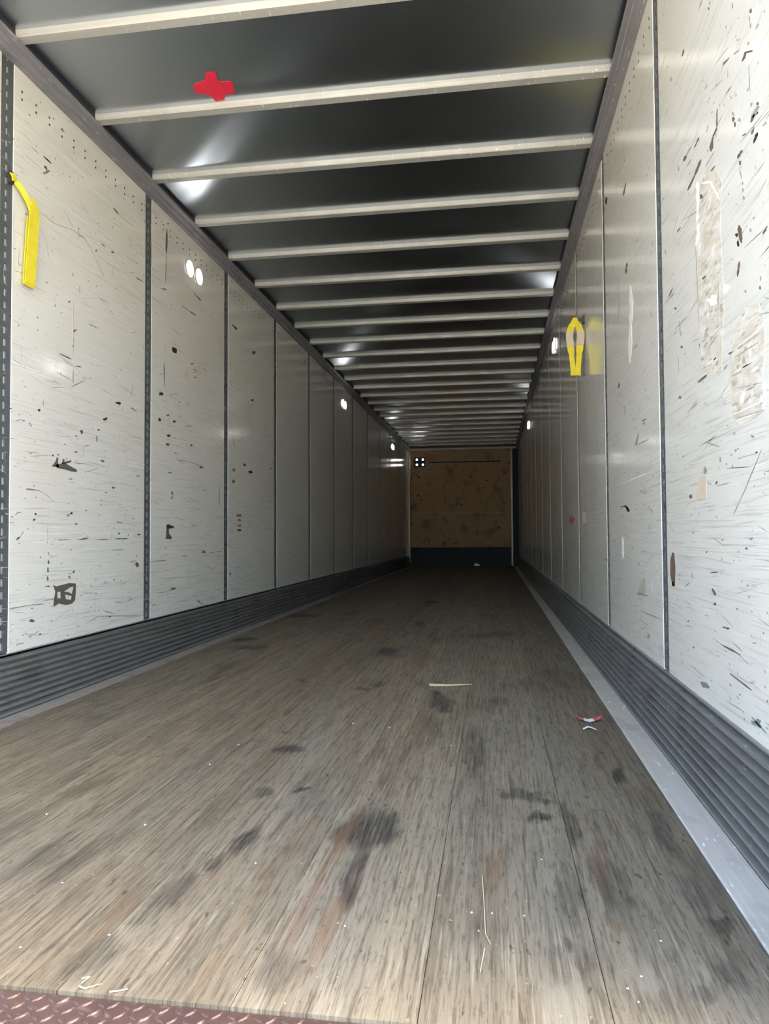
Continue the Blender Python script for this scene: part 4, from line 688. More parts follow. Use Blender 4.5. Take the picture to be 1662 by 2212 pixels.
MARKS_RIGHT={'g':'2.061 2.15 2.052 2.148 2.059 2.154 2.065 2.152;2.052 2.148 2.044 2.147 2.053 2.156 2.059 2.154;2.044 2.147 2.037 2.148 2.045 2.155 2.053 2.156;2.037 2.148 2.033 2.151 2.035 2.153 2.045 2.155;2.37 2.145 2.377 2.147 2.381 2.148 2.389 2.15 2.397 2.157 2.396 2.162 2.396 2.167 2.386 2.161 2.38 2.158 2.374 2.152;1.794 1.84 1.784 1.834 1.791 1.842 1.796 1.842;1.784 1.834 1.779 1.834 1.782 1.837 1.791 1.842;1.779 1.834 1.772 1.831 1.775 1.835 1.782 1.837;1.772 1.831 1.766 1.83 1.767 1.831 1.775 1.835;1.699 1.798 1.694 1.796 1.702 1.803 1.702 1.8;1.694 1.796 1.692 1.797 1.699 1.803 1.702 1.803;1.692 1.797 1.69 1.798 1.696 1.803 1.699 1.803;1.69 1.798 1.69 1.8 1.692 1.802 1.696 1.803;1.681 1.846 1.682 1.843 1.683 1.84 1.686 1.844 1.688 1.847 1.688 1.851 1.687 1.854 1.686 1.856 1.683 1.852 1.681 1.85;1.675 1.826 1.675 1.822 1.679 1.823 1.681 1.825 1.684 1.828 1.684 1.833 1.683 1.837 1.68 1.836 1.678 1.833 1.675 1.831;1.649 1.8 1.642 1.797 1.648 1.803 1.65 1.8;1.642 1.797 1.639 1.798 1.643 1.802 1.648 1.803;1.639 1.798 1.633 1.797 1.64 1.803 1.643 1.802;1.633 1.797 1.631 1.8 1.633 1.801 1.64 1.803;2.223 1.822 2.206 1.818 2.217 1.826 2.225 1.823;2.206 1.818 2.195 1.818 2.204 1.825 2.217 1.826;2.195 1.818 2.182 1.817 2.192 1.824 2.204 1.825;2.182 1.817 2.174 1.82 2.175 1.821 2.192 1.824;2.214 1.784 2.201 1.782 2.208 1.787 2.217 1.786;2.201 1.782 2.189 1.781 2.198 1.787 2.208 1.787;2.189 1.781 2.177 1.78 2.188 1.787 2.198 1.787;2.177 1.78 2.171 1.782 2.173 1.784 2.188 1.787;2.027 1.691 2.006 1.689 2.013 1.694 2.029 1.692;2.006 1.689 1.989 1.691 1.993 1.693 2.013 1.694;1.989 1.691 1.97 1.69 1.976 1.694 1.993 1.693;1.97 1.69 1.955 1.692 1.956 1.692 1.976 1.694;2.307 1.825 2.305 1.819 2.311 1.82 2.316 1.821 2.319 1.827 2.319 1.831 2.32 1.837 2.315 1.838 2.309 1.834 2.306 1.829;1.812 1.711 1.813 1.709 1.803 1.705 1.809 1.71;1.813 1.709 1.809 1.704 1.802 1.701 1.803 1.705;1.809 1.704 1.809 1.702 1.797 1.696 1.802 1.701;1.809 1.702 1.801 1.695 1.8 1.694 1.797 1.696;1.756 1.66 1.756 1.656 1.762 1.66 1.765 1.662 1.771 1.665 1.773 1.669 1.769 1.669 1.765 1.669 1.76 1.667 1.758 1.663;1.655 1.614 1.669 1.616 1.679 1.621 1.686 1.626 1.687 1.631 1.675 1.63 1.665 1.632 1.648 1.629 1.637 1.621 1.652 1.619;1.68 1.65 1.681 1.648 1.683 1.648 1.686 1.65 1.69 1.652 1.691 1.656 1.69 1.66 1.685 1.657 1.682 1.657 1.678 1.653;1.624 1.57 1.617 1.568 1.62 1.57 1.626 1.572;1.617 1.568 1.61 1.565 1.615 1.57 1.62 1.57;1.61 1.565 1.604 1.564 1.607 1.567 1.615 1.57;1.604 1.564 1.599 1.563 1.6 1.565 1.607 1.567;1.771 1.551 1.769 1.544 1.764 1.542 1.77 1.55;1.769 1.544 1.767 1.537 1.759 1.534 1.764 1.542;1.767 1.537 1.762 1.53 1.756 1.527 1.759 1.534;1.762 1.53 1.756 1.521 1.755 1.521 1.756 1.527;1.747 1.506 1.749 1.506 1.75 1.504 1.755 1.506 1.756 1.509 1.756 1.511 1.758 1.514 1.754 1.514 1.751 1.511 1.748 1.509;1.746 1.491 1.746 1.489 1.748 1.488 1.753 1.489 1.755 1.493 1.756 1.496 1.753 1.495 1.752 1.497 1.748 1.495 1.745 1.493;1.742 1.47 1.74 1.466 1.745 1.467 1.749 1.469 1.753 1.472 1.755 1.476 1.75 1.475 1.749 1.478 1.745 1.475 1.741 1.472;2.751 2.026 2.751 2.022 2.76 2.026 2.768 2.027 2.769 2.033 2.772 2.036 2.768 2.037 2.765 2.036 2.759 2.034 2.752 2.03;1.702 1.378 1.703 1.376 1.706 1.375 1.709 1.377 1.711 1.38 1.715 1.383 1.712 1.385 1.709 1.385 1.705 1.384 1.704 1.381;1.65 1.252 1.651 1.249 1.653 1.246 1.655 1.249 1.657 1.251 1.657 1.255 1.655 1.256 1.654 1.257 1.653 1.257 1.651 1.256;1.743 1.254 1.742 1.25 1.747 1.253 1.751 1.251 1.751 1.255 1.756 1.258 1.753 1.26 1.749 1.259 1.747 1.258 1.744 1.256;2.435 1.465 2.424 1.464 2.432 1.468 2.437 1.466;2.424 1.464 2.415 1.464 2.424 1.469 2.432 1.468;2.415 1.464 2.409 1.466 2.413 1.468 2.424 1.469;2.409 1.466 2.402 1.467 2.404 1.468 2.413 1.468;2.337 1.36 2.342 1.35 2.324 1.345 2.333 1.359;2.342 1.35 2.334 1.337 2.327 1.335 2.324 1.345;2.334 1.337 2.334 1.326 2.323 1.323 2.327 1.335;2.334 1.326 2.329 1.314 2.323 1.312 2.323 1.323;2.362 1.256 2.365 1.244 2.354 1.242 2.36 1.256;2.365 1.244 2.362 1.231 2.354 1.229 2.354 1.242;2.362 1.231 2.36 1.217 2.354 1.216 2.354 1.229;2.36 1.217 2.357 1.204 2.354 1.203 2.354 1.216;2.682 1.743 2.684 1.738 2.688 1.735 2.695 1.738 2.696 1.745 2.7 1.75 2.695 1.751 2.694 1.756 2.688 1.752 2.683 1.748;2.494 1.636 2.493 1.632 2.497 1.631 2.501 1.635 2.507 1.637 2.511 1.643 2.507 1.647 2.502 1.65 2.497 1.642 2.491 1.64;2.717 1.494 2.721 1.49 2.725 1.485 2.732 1.49 2.734 1.496 2.74 1.501 2.738 1.508 2.73 1.506 2.724 1.506 2.722 1.5;3.372 1.854 3.379 1.805 3.369 1.802 3.367 1.852;3.379 1.805 3.389 1.758 3.368 1.751 3.369 1.802;3.389 1.758 3.392 1.708 3.375 1.702 3.368 1.751;3.392 1.708 3.39 1.656 3.386 1.655 3.375 1.702;3.065 1.457 3.041 1.455 3.054 1.461 3.068 1.459;3.041 1.455 3.017 1.453 3.041 1.463 3.054 1.461;3.017 1.453 3.002 1.454 3.02 1.461 3.041 1.463;3.002 1.454 2.99 1.456 2.996 1.459 3.02 1.461;3.36 1.332 3.356 1.325 3.37 1.329 3.38 1.327 3.389 1.332 3.383 1.336 3.383 1.34 3.377 1.343 3.365 1.344 3.364 1.336;3.306 1.272 3.315 1.262 3.281 1.257 3.299 1.271;3.315 1.262 3.3 1.249 3.285 1.246 3.281 1.257;3.3 1.249 3.304 1.238 3.271 1.233 3.285 1.246;3.304 1.238 3.287 1.224 3.278 1.223 3.271 1.233;2.867 1.122 2.882 1.121 2.887 1.117 2.898 1.122 2.916 1.123 2.917 1.13 2.905 1.132 2.901 1.138 2.885 1.134 2.874 1.129;3.056 1.063 3.022 1.07 3.061 1.077 3.061 1.063;3.022 1.07 3.008 1.08 3.043 1.087 3.061 1.077;3.008 1.08 2.996 1.091 3.022 1.096 3.043 1.087;2.996 1.091 2.99 1.103 2.995 1.104 3.022 1.096;3.057 1.06 2.989 1.058 2.994 1.061 3.06 1.062;2.989 1.058 2.923 1.055 2.932 1.06 2.994 1.061;2.923 1.055 2.863 1.054 2.87 1.058 2.932 1.06;2.863 1.054 2.807 1.054 2.809 1.055 2.87 1.058;1.914 1.113 1.904 1.113 1.913 1.117 1.916 1.114;1.904 1.113 1.897 1.115 1.905 1.118 1.913 1.117;1.897 1.115 1.891 1.116 1.897 1.119 1.905 1.118;1.891 1.116 1.886 1.119 1.888 1.12 1.897 1.119;2.144 1.52 2.142 1.463 2.134 1.46 2.142 1.52;2.142 1.463 2.136 1.404 2.131 1.403 2.134 1.46;2.136 1.404 2.131 1.347 2.126 1.345 2.131 1.403;2.131 1.347 2.125 1.289 2.123 1.288 2.126 1.345;3.527 0.83 3.527 0.828 3.536 0.826 3.548 0.828 3.557 0.829 3.568 0.831 3.561 0.833 3.55 0.835 3.539 0.832 3.523 0.832;2.865 0.794 2.847 0.793 2.847 0.795 2.865 0.795;2.847 0.793 2.83 0.792 2.829 0.795 2.847 0.795;2.83 0.792 2.812 0.791 2.812 0.795 2.829 0.795;2.812 0.791 2.798 0.791 2.79 0.794 2.812 0.795;2.798 0.791 2.79 0.788 2.778 0.789 2.79 0.794;2.79 0.788 2.78 0.784 2.768 0.786 2.778 0.789;2.78 0.784 2.77 0.781 2.757 0.782 2.768 0.786;2.77 0.781 2.754 0.778 2.752 0.778 2.757 0.782;2.828 0.735 2.833 0.73 2.816 0.73 2.823 0.735;2.833 0.73 2.829 0.725 2.818 0.725 2.816 0.73;2.829 0.725 2.831 0.721 2.815 0.721 2.818 0.725;2.831 0.721 2.825 0.716 2.819 0.716 2.815 0.721;3.028 0.58 3.027 0.577 3.032 0.571 3.045 0.57 3.047 0.576 3.06 0.579 3.055 0.585 3.043 0.587 3.033 0.585 3.025 0.584;3.08 0.459 3.026 0.458 3.019 0.465 3.078 0.46;3.026 0.458 2.97 0.461 2.966 0.465 3.019 0.465;2.97 0.461 2.919 0.462 2.913 0.468 2.966 0.465;2.919 0.462 2.866 0.466 2.865 0.467 2.913 0.468;3.035 0.393 2.938 0.395 2.933 0.398 3.032 0.395;2.938 0.395 2.847 0.397 2.841 0.401 2.933 0.398;2.847 0.397 2.762 0.398 2.755 0.403 2.841 0.401;2.762 0.398 2.679 0.402 2.677 0.403 2.755 0.403;2.076 0.873 2.084 0.869 2.088 0.864 2.1 0.865 2.11 0.869 2.108 0.876 2.105 0.88 2.099 0.886 2.089 0.882 2.083 0.878;1.952 0.89 1.953 0.885 1.957 0.883 1.96 0.886 1.967 0.885 1.963 0.892 1.964 0.897 1.96 0.898 1.957 0.896 1.954 0.894;1.831 0.9 1.833 0.898 1.839 0.898 1.843 0.899 1.848 0.9 1.847 0.901 1.849 0.904 1.843 0.903 1.838 0.903 1.834 0.902;1.866 0.893 1.863 0.891 1.869 0.891 1.875 0.891 1.879 0.893 1.882 0.894 1.876 0.894 1.873 0.895 1.868 0.895 1.867 0.893;2.241 0.758 2.241 0.755 2.244 0.754 2.249 0.751 2.249 0.756 2.251 0.758 2.248 0.76 2.247 0.763 2.243 0.762 2.241 0.761;1.671 0.883 1.697 0.865 1.694 0.864 1.67 0.883;1.697 0.865 1.724 0.846 1.719 0.845 1.694 0.864;1.724 0.846 1.752 0.826 1.746 0.825 1.719 0.845;1.752 0.826 1.779 0.805 1.775 0.804 1.746 0.825;1.779 0.805 1.8 0.791 1.796 0.79 1.775 0.804;1.8 0.791 1.822 0.776 1.819 0.776 1.796 0.79;1.822 0.776 1.846 0.762 1.84 0.761 1.819 0.776;1.846 0.762 1.866 0.746 1.865 0.746 1.84 0.761;1.946 0.685 1.95 0.683 1.953 0.681 1.958 0.682 1.962 0.683 1.961 0.684 1.962 0.686 1.958 0.687 1.953 0.687 1.949 0.686;1.735 0.691 1.738 0.69 1.739 0.688 1.744 0.688 1.748 0.689 1.747 0.691 1.745 0.692 1.743 0.693 1.739 0.693 1.738 0.692;2.06 0.422 2.038 0.42 2.037 0.421 2.059 0.422;2.038 0.42 2.017 0.418 2.014 0.42 2.037 0.421;2.017 0.418 1.996 0.417 1.993 0.418 2.014 0.42;1.996 0.417 1.974 0.416 1.973 0.416 1.993 0.418;2.338 0.422 2.319 0.423 2.316 0.425 2.337 0.423;2.319 0.423 2.299 0.423 2.295 0.427 2.316 0.425;2.299 0.423 2.279 0.425 2.276 0.427 2.295 0.427;2.279 0.425 2.259 0.426 2.258 0.427 2.276 0.427;2.839 0.32 2.859 0.315 2.864 0.311 2.879 0.304 2.89 0.308 2.898 0.312 2.88 0.318 2.876 0.325 2.863 0.323 2.853 0.323;1.712 0.513 1.697 0.51 1.695 0.511 1.711 0.513;1.697 0.51 1.683 0.508 1.68 0.509 1.695 0.511;1.683 0.508 1.668 0.506 1.665 0.507 1.68 0.509;1.668 0.506 1.652 0.504 1.652 0.505 1.665 0.507',
'd':'1.974 2.084 1.975 2.083 1.976 2.081 1.979 2.085 1.983 2.088 1.984 2.092 1.983 2.094 1.979 2.091 1.976 2.089 1.971 2.085;2.245 2.136 2.235 2.134 2.247 2.143 2.25 2.139;2.235 2.134 2.229 2.135 2.243 2.146 2.247 2.143;2.229 2.135 2.222 2.136 2.238 2.148 2.243 2.146;2.222 2.136 2.221 2.141 2.226 2.145 2.238 2.148;1.872 1.866 1.855 1.859 1.866 1.869 1.875 1.869;1.855 1.859 1.845 1.857 1.851 1.863 1.866 1.869;1.845 1.857 1.834 1.854 1.838 1.858 1.851 1.863;1.834 1.854 1.823 1.852 1.825 1.853 1.838 1.858;1.736 1.785 1.729 1.783 1.739 1.79 1.74 1.788;1.729 1.783 1.726 1.783 1.734 1.79 1.739 1.79;1.726 1.783 1.719 1.781 1.732 1.792 1.734 1.79;1.719 1.781 1.716 1.782 1.727 1.791 1.732 1.792;1.716 1.782 1.713 1.783 1.726 1.793 1.727 1.791;1.713 1.783 1.712 1.785 1.724 1.794 1.726 1.793;1.712 1.785 1.709 1.785 1.723 1.796 1.724 1.794;1.709 1.785 1.711 1.788 1.717 1.795 1.723 1.796;1.711 1.788 1.702 1.782 1.704 1.788 1.717 1.795;1.702 1.782 1.691 1.776 1.693 1.781 1.704 1.788;1.691 1.776 1.68 1.769 1.682 1.775 1.693 1.781;1.68 1.769 1.67 1.765 1.671 1.767 1.682 1.775;1.672 1.856 1.67 1.852 1.675 1.855 1.68 1.858 1.684 1.862 1.682 1.864 1.682 1.866 1.679 1.865 1.674 1.864 1.671 1.859;1.927 1.787 1.931 1.777 1.923 1.772 1.924 1.785;1.931 1.777 1.932 1.765 1.925 1.761 1.923 1.772;1.932 1.765 1.936 1.755 1.923 1.747 1.925 1.761;1.936 1.755 1.933 1.74 1.93 1.739 1.923 1.747;2.137 1.797 2.121 1.796 2.13 1.802 2.14 1.799;2.121 1.796 2.109 1.798 2.116 1.802 2.13 1.802;2.109 1.798 2.093 1.796 2.107 1.806 2.116 1.802;2.093 1.796 2.086 1.801 2.09 1.803 2.107 1.806;2.251 1.818 2.234 1.813 2.258 1.828 2.256 1.821;2.234 1.813 2.228 1.814 2.25 1.828 2.258 1.828;2.228 1.814 2.219 1.814 2.244 1.83 2.25 1.828;2.219 1.814 2.222 1.821 2.227 1.824 2.244 1.83;2.213 1.711 2.185 1.708 2.206 1.72 2.218 1.714;2.185 1.708 2.168 1.711 2.185 1.721 2.206 1.72;2.168 1.711 2.151 1.713 2.165 1.722 2.185 1.721;2.151 1.713 2.135 1.717 2.143 1.722 2.165 1.722;2.135 1.717 2.111 1.716 2.133 1.729 2.143 1.722;2.111 1.716 2.097 1.72 2.114 1.731 2.133 1.729;2.097 1.72 2.078 1.722 2.1 1.736 2.114 1.731;2.078 1.722 2.071 1.73 2.075 1.733 2.1 1.736;1.988 1.655 1.975 1.651 1.983 1.658 1.99 1.656;1.975 1.651 1.965 1.651 1.973 1.657 1.983 1.658;1.965 1.651 1.957 1.651 1.962 1.655 1.973 1.657;1.957 1.651 1.949 1.651 1.951 1.652 1.962 1.655;1.795 1.684 1.8 1.684 1.803 1.684 1.808 1.684 1.812 1.69 1.814 1.695 1.811 1.698 1.806 1.696 1.803 1.693 1.797 1.69;1.79 1.669 1.789 1.665 1.793 1.665 1.798 1.666 1.798 1.672 1.804 1.677 1.799 1.677 1.796 1.679 1.793 1.675 1.79 1.672;1.674 1.615 1.682 1.614 1.693 1.617 1.692 1.621 1.689 1.623 1.689 1.627 1.678 1.624 1.669 1.623 1.661 1.619 1.67 1.617;1.643 1.63 1.643 1.627 1.647 1.63 1.65 1.631 1.654 1.634 1.654 1.636 1.654 1.639 1.65 1.638 1.646 1.636 1.642 1.632;1.686 1.587 1.678 1.586 1.69 1.594 1.69 1.589;1.678 1.586 1.675 1.588 1.685 1.595 1.69 1.594;1.675 1.588 1.674 1.592 1.678 1.595 1.685 1.595;1.674 1.592 1.671 1.594 1.673 1.596 1.678 1.595;1.78 1.581 1.775 1.581 1.783 1.586 1.785 1.585;1.775 1.581 1.768 1.579 1.783 1.589 1.783 1.586;1.768 1.579 1.764 1.579 1.78 1.59 1.783 1.589;1.764 1.579 1.763 1.581 1.773 1.589 1.78 1.59;1.763 1.581 1.76 1.582 1.767 1.588 1.773 1.589;1.76 1.582 1.751 1.579 1.765 1.59 1.767 1.588;1.751 1.579 1.748 1.58 1.757 1.588 1.765 1.59;1.748 1.58 1.746 1.583 1.749 1.585 1.757 1.588;1.76 1.561 1.76 1.556 1.764 1.557 1.769 1.56 1.771 1.563 1.772 1.567 1.773 1.571 1.768 1.57 1.764 1.567 1.758 1.564;3.238 2.177 3.204 2.174 3.246 2.196 3.25 2.183;3.204 2.174 3.195 2.185 3.218 2.197 3.246 2.196;3.195 2.185 3.175 2.19 3.2 2.203 3.218 2.197;3.175 2.19 3.166 2.2 3.173 2.203 3.2 2.203;1.635 1.341 1.628 1.34 1.634 1.344 1.637 1.342;1.628 1.34 1.622 1.341 1.63 1.346 1.634 1.344;1.622 1.341 1.616 1.34 1.626 1.347 1.63 1.346;1.616 1.34 1.615 1.344 1.617 1.345 1.626 1.347;1.654 1.232 1.654 1.229 1.656 1.228 1.659 1.23 1.663 1.232 1.662 1.234 1.661 1.236 1.66 1.238 1.656 1.236 1.655 1.234;2.343 1.641 2.328 1.638 2.34 1.645 2.347 1.643;2.328 1.638 2.317 1.637 2.33 1.645 2.34 1.645;2.317 1.637 2.309 1.638 2.316 1.642 2.33 1.645;2.309 1.638 2.301 1.639 2.304 1.641 2.316 1.642;2.467 1.478 2.45 1.48 2.457 1.483 2.471 1.48;2.45 1.48 2.432 1.481 2.444 1.487 2.457 1.483;2.432 1.481 2.419 1.485 2.426 1.488 2.444 1.487;2.419 1.485 2.406 1.488 2.409 1.489 2.426 1.488;2.368 1.409 2.374 1.408 2.379 1.407 2.386 1.412 2.391 1.414 2.395 1.418 2.394 1.421 2.387 1.419 2.381 1.416 2.375 1.414;2.303 1.27 2.307 1.268 2.315 1.27 2.321 1.27 2.326 1.273 2.328 1.277 2.326 1.279 2.319 1.277 2.312 1.278 2.308 1.274;2.337 1.123 2.329 1.117 2.341 1.119 2.35 1.122 2.364 1.124 2.363 1.128 2.354 1.128 2.352 1.131 2.343 1.127 2.336 1.125;3.207 1.822 3.178 1.823 3.234 1.845 3.224 1.828;3.178 1.823 3.187 1.839 3.205 1.846 3.234 1.845;3.187 1.839 3.165 1.842 3.208 1.859 3.205 1.846;3.165 1.842 3.169 1.856 3.185 1.862 3.208 1.859;3.404 1.377 3.413 1.373 3.422 1.368 3.439 1.372 3.441 1.381 3.456 1.387 3.44 1.388 3.436 1.393 3.419 1.393 3.405 1.384;2.929 1.141 2.903 1.138 2.909 1.142 2.931 1.143;2.903 1.138 2.879 1.136 2.886 1.141 2.909 1.142;2.879 1.136 2.858 1.135 2.862 1.138 2.886 1.141;2.858 1.135 2.836 1.135 2.838 1.136 2.862 1.138;1.877 1.142 1.865 1.139 1.872 1.145 1.878 1.143;1.865 1.139 1.856 1.139 1.862 1.144 1.872 1.145;1.856 1.139 1.848 1.14 1.851 1.142 1.862 1.144;1.848 1.14 1.84 1.14 1.841 1.141 1.851 1.142;3.357 0.823 3.372 0.823 3.378 0.821 3.405 0.823 3.417 0.824 3.449 0.827 3.438 0.828 3.41 0.828 3.385 0.826 3.352 0.825;1.988 0.832 1.992 0.831 1.995 0.83 2 0.829 2.003 0.831 2.002 0.833 2.003 0.836 1.998 0.836 1.993 0.838 1.986 0.836;2.231 0.81 2.231 0.805 2.244 0.806 2.252 0.805 2.264 0.807 2.26 0.811 2.259 0.814 2.252 0.816 2.24 0.817 2.233 0.813;1.769 0.666 1.773 0.665 1.777 0.664 1.781 0.664 1.787 0.664 1.785 0.666 1.785 0.667 1.781 0.669 1.776 0.669 1.774 0.667;2.053 0.554 2.051 0.549 2.036 0.552 2.048 0.555;2.051 0.549 2.044 0.544 2.027 0.548 2.036 0.552;2.044 0.544 2.036 0.54 2.02 0.544 2.027 0.548;2.036 0.54 2.022 0.538 2.02 0.539 2.02 0.544;2.019 0.516 2.021 0.513 2.029 0.512 2.034 0.512 2.041 0.511 2.044 0.514 2.036 0.516 2.034 0.519 2.027 0.52 2.024 0.518;1.971 0.462 1.958 0.461 1.955 0.465 1.97 0.463;1.958 0.461 1.944 0.462 1.941 0.465 1.955 0.465;1.944 0.462 1.931 0.461 1.925 0.467 1.941 0.465;1.931 0.461 1.915 0.464 1.914 0.466 1.925 0.467;1.991 0.416 1.953 0.413 1.946 0.417 1.99 0.416;1.953 0.413 1.913 0.412 1.907 0.417 1.946 0.417;1.913 0.412 1.874 0.412 1.871 0.415 1.907 0.417;1.874 0.412 1.837 0.412 1.835 0.413 1.871 0.415;1.919 0.353 1.88 0.35 1.874 0.353 1.916 0.355;1.88 0.35 1.84 0.348 1.835 0.351 1.874 0.353;1.84 0.348 1.803 0.345 1.798 0.349 1.835 0.351;1.803 0.345 1.766 0.344 1.764 0.345 1.798 0.349',
'n':'1.935 1.742 1.945 1.742 1.934 1.734 1.927 1.736;1.945 1.742 1.953 1.74 1.944 1.734 1.934 1.734;1.953 1.74 1.963 1.74 1.951 1.732 1.944 1.734;1.963 1.74 1.968 1.736 1.964 1.733 1.951 1.732',
'o':'1.971 1.738 1.978 1.732 1.964 1.724 1.961 1.732;1.978 1.732 1.987 1.728 1.964 1.715 1.964 1.724;1.987 1.728 1.996 1.724 1.965 1.706 1.964 1.715;1.996 1.724 1.988 1.709 1.983 1.706 1.965 1.706;1.785 1.425 1.793 1.417 1.764 1.406 1.78 1.423;1.793 1.417 1.785 1.403 1.765 1.396 1.764 1.406;1.785 1.403 1.782 1.391 1.761 1.383 1.765 1.396;1.782 1.391 1.769 1.375 1.766 1.374 1.761 1.383;1.787 1.339 1.795 1.334 1.781 1.328 1.781 1.337;1.795 1.334 1.797 1.325 1.787 1.321 1.781 1.328;1.797 1.325 1.803 1.319 1.789 1.313 1.787 1.321;1.803 1.319 1.802 1.309 1.799 1.307 1.789 1.313;2.479 0.641 2.456 0.639 2.443 0.594 2.456 0.531 2.487 0.531 2.512 0.564 2.508 0.617',
'k':'1.676 1.561 1.665 1.561 1.676 1.569 1.678 1.563;1.665 1.561 1.659 1.563 1.67 1.571 1.676 1.569;1.659 1.563 1.65 1.565 1.666 1.575 1.67 1.571;1.65 1.565 1.651 1.572 1.653 1.573 1.666 1.575;3.676 2.357 3.679 2.352 3.684 2.34 3.705 2.356 3.734 2.369 3.741 2.387 3.721 2.389 3.704 2.389 3.682 2.378 3.667 2.364;1.793 1.404 1.789 1.399 1.797 1.403 1.803 1.403 1.804 1.407 1.813 1.413 1.807 1.413 1.801 1.412 1.796 1.41 1.788 1.406;1.783 1.378 1.784 1.375 1.789 1.375 1.793 1.378 1.797 1.38 1.797 1.384 1.799 1.389 1.793 1.391 1.787 1.388 1.785 1.382;3.259 0.814 3.263 0.811 3.305 0.818 3.331 0.82 3.364 0.826 3.344 0.827 3.329 0.826 3.311 0.828 3.275 0.822 3.248 0.817;3.303 0.82 3.294 0.813 3.26 0.816 3.286 0.821;3.294 0.813 3.289 0.806 3.231 0.811 3.26 0.816;3.289 0.806 3.27 0.8 3.215 0.805 3.231 0.811;3.27 0.8 3.234 0.796 3.217 0.797 3.215 0.805;2.469 0.539 2.462 0.532 2.475 0.533 2.48 0.533 2.494 0.53 2.489 0.537 2.489 0.543 2.48 0.545 2.473 0.546 2.461 0.546',
'l':'3.297 2.278 3.25 2.281 3.256 2.285 3.299 2.279;3.25 2.281 3.206 2.286 3.213 2.289 3.256 2.285;3.206 2.286 3.161 2.289 3.173 2.296 3.213 2.289;3.161 2.289 3.125 2.296 3.126 2.297 3.173 2.296;1.773 1.73 1.78 1.731 1.785 1.733 1.789 1.736 1.795 1.741 1.8 1.746 1.792 1.743 1.789 1.743 1.782 1.741 1.779 1.736;2.689 0.569 2.708 0.568 2.705 0.566 2.688 0.568;2.708 0.568 2.727 0.567 2.723 0.563 2.705 0.566;2.727 0.567 2.745 0.565 2.741 0.561 2.723 0.563;2.745 0.565 2.766 0.562 2.759 0.561 2.741 0.561;2.766 0.562 2.784 0.554 2.767 0.553 2.759 0.561;2.784 0.554 2.797 0.545 2.781 0.545 2.767 0.553;2.797 0.545 2.807 0.537 2.797 0.537 2.781 0.545;2.807 0.537 2.826 0.528 2.806 0.529 2.797 0.537;2.826 0.528 2.816 0.519 2.808 0.52 2.806 0.529;2.816 0.519 2.815 0.51 2.803 0.511 2.808 0.52;2.815 0.51 2.814 0.501 2.797 0.502 2.803 0.511;2.814 0.501 2.81 0.491 2.793 0.494 2.797 0.502;2.81 0.491 2.782 0.488 2.77 0.493 2.793 0.494;2.782 0.488 2.756 0.487 2.747 0.491 2.77 0.493;2.756 0.487 2.732 0.485 2.722 0.489 2.747 0.491;2.732 0.485 2.705 0.485 2.701 0.486 2.722 0.489;2.972 0.424 2.902 0.419 2.891 0.423 2.971 0.425;2.902 0.419 2.828 0.416 2.822 0.419 2.891 0.423;2.828 0.416 2.76 0.414 2.755 0.416 2.822 0.419;2.76 0.414 2.694 0.411 2.692 0.412 2.755 0.416;2.326 0.74 2.185 0.737 2.185 0.739 2.326 0.741;2.185 0.737 2.061 0.735 2.061 0.737 2.185 0.739;2.061 0.735 1.951 0.733 1.951 0.735 2.061 0.737;1.951 0.733 1.852 0.732 1.852 0.733 1.951 0.735;2.27 0.724 2.107 0.722 2.107 0.723 2.27 0.724;2.107 0.722 1.966 0.72 1.966 0.721 2.107 0.723;1.966 0.72 1.844 0.719 1.844 0.719 1.966 0.721;1.844 0.719 1.736 0.718 1.736 0.718 1.844 0.719;2.408 0.63 2.334 0.631 2.334 0.633 2.408 0.631;2.334 0.631 2.265 0.633 2.265 0.635 2.334 0.633;2.265 0.633 2.201 0.635 2.2 0.636 2.265 0.635;2.201 0.635 2.14 0.636 2.139 0.638 2.2 0.636;2.14 0.636 2.071 0.634 2.07 0.635 2.139 0.638;2.071 0.634 2.006 0.631 2.005 0.633 2.07 0.635;2.006 0.631 1.946 0.629 1.945 0.631 2.005 0.633;1.946 0.629 1.889 0.628 1.888 0.628 1.945 0.631;2.238 0.473 2.239 0.472 2.247 0.469 2.262 0.468 2.273 0.468 2.27 0.47 2.273 0.471 2.26 0.473 2.247 0.476 2.238 0.475;1.752 0.469 1.727 0.468 1.725 0.47 1.752 0.47;1.727 0.468 1.702 0.468 1.701 0.469 1.725 0.47;1.702 0.468 1.678 0.468 1.677 0.469 1.701 0.469;1.678 0.468 1.655 0.468 1.654 0.468 1.677 0.469',
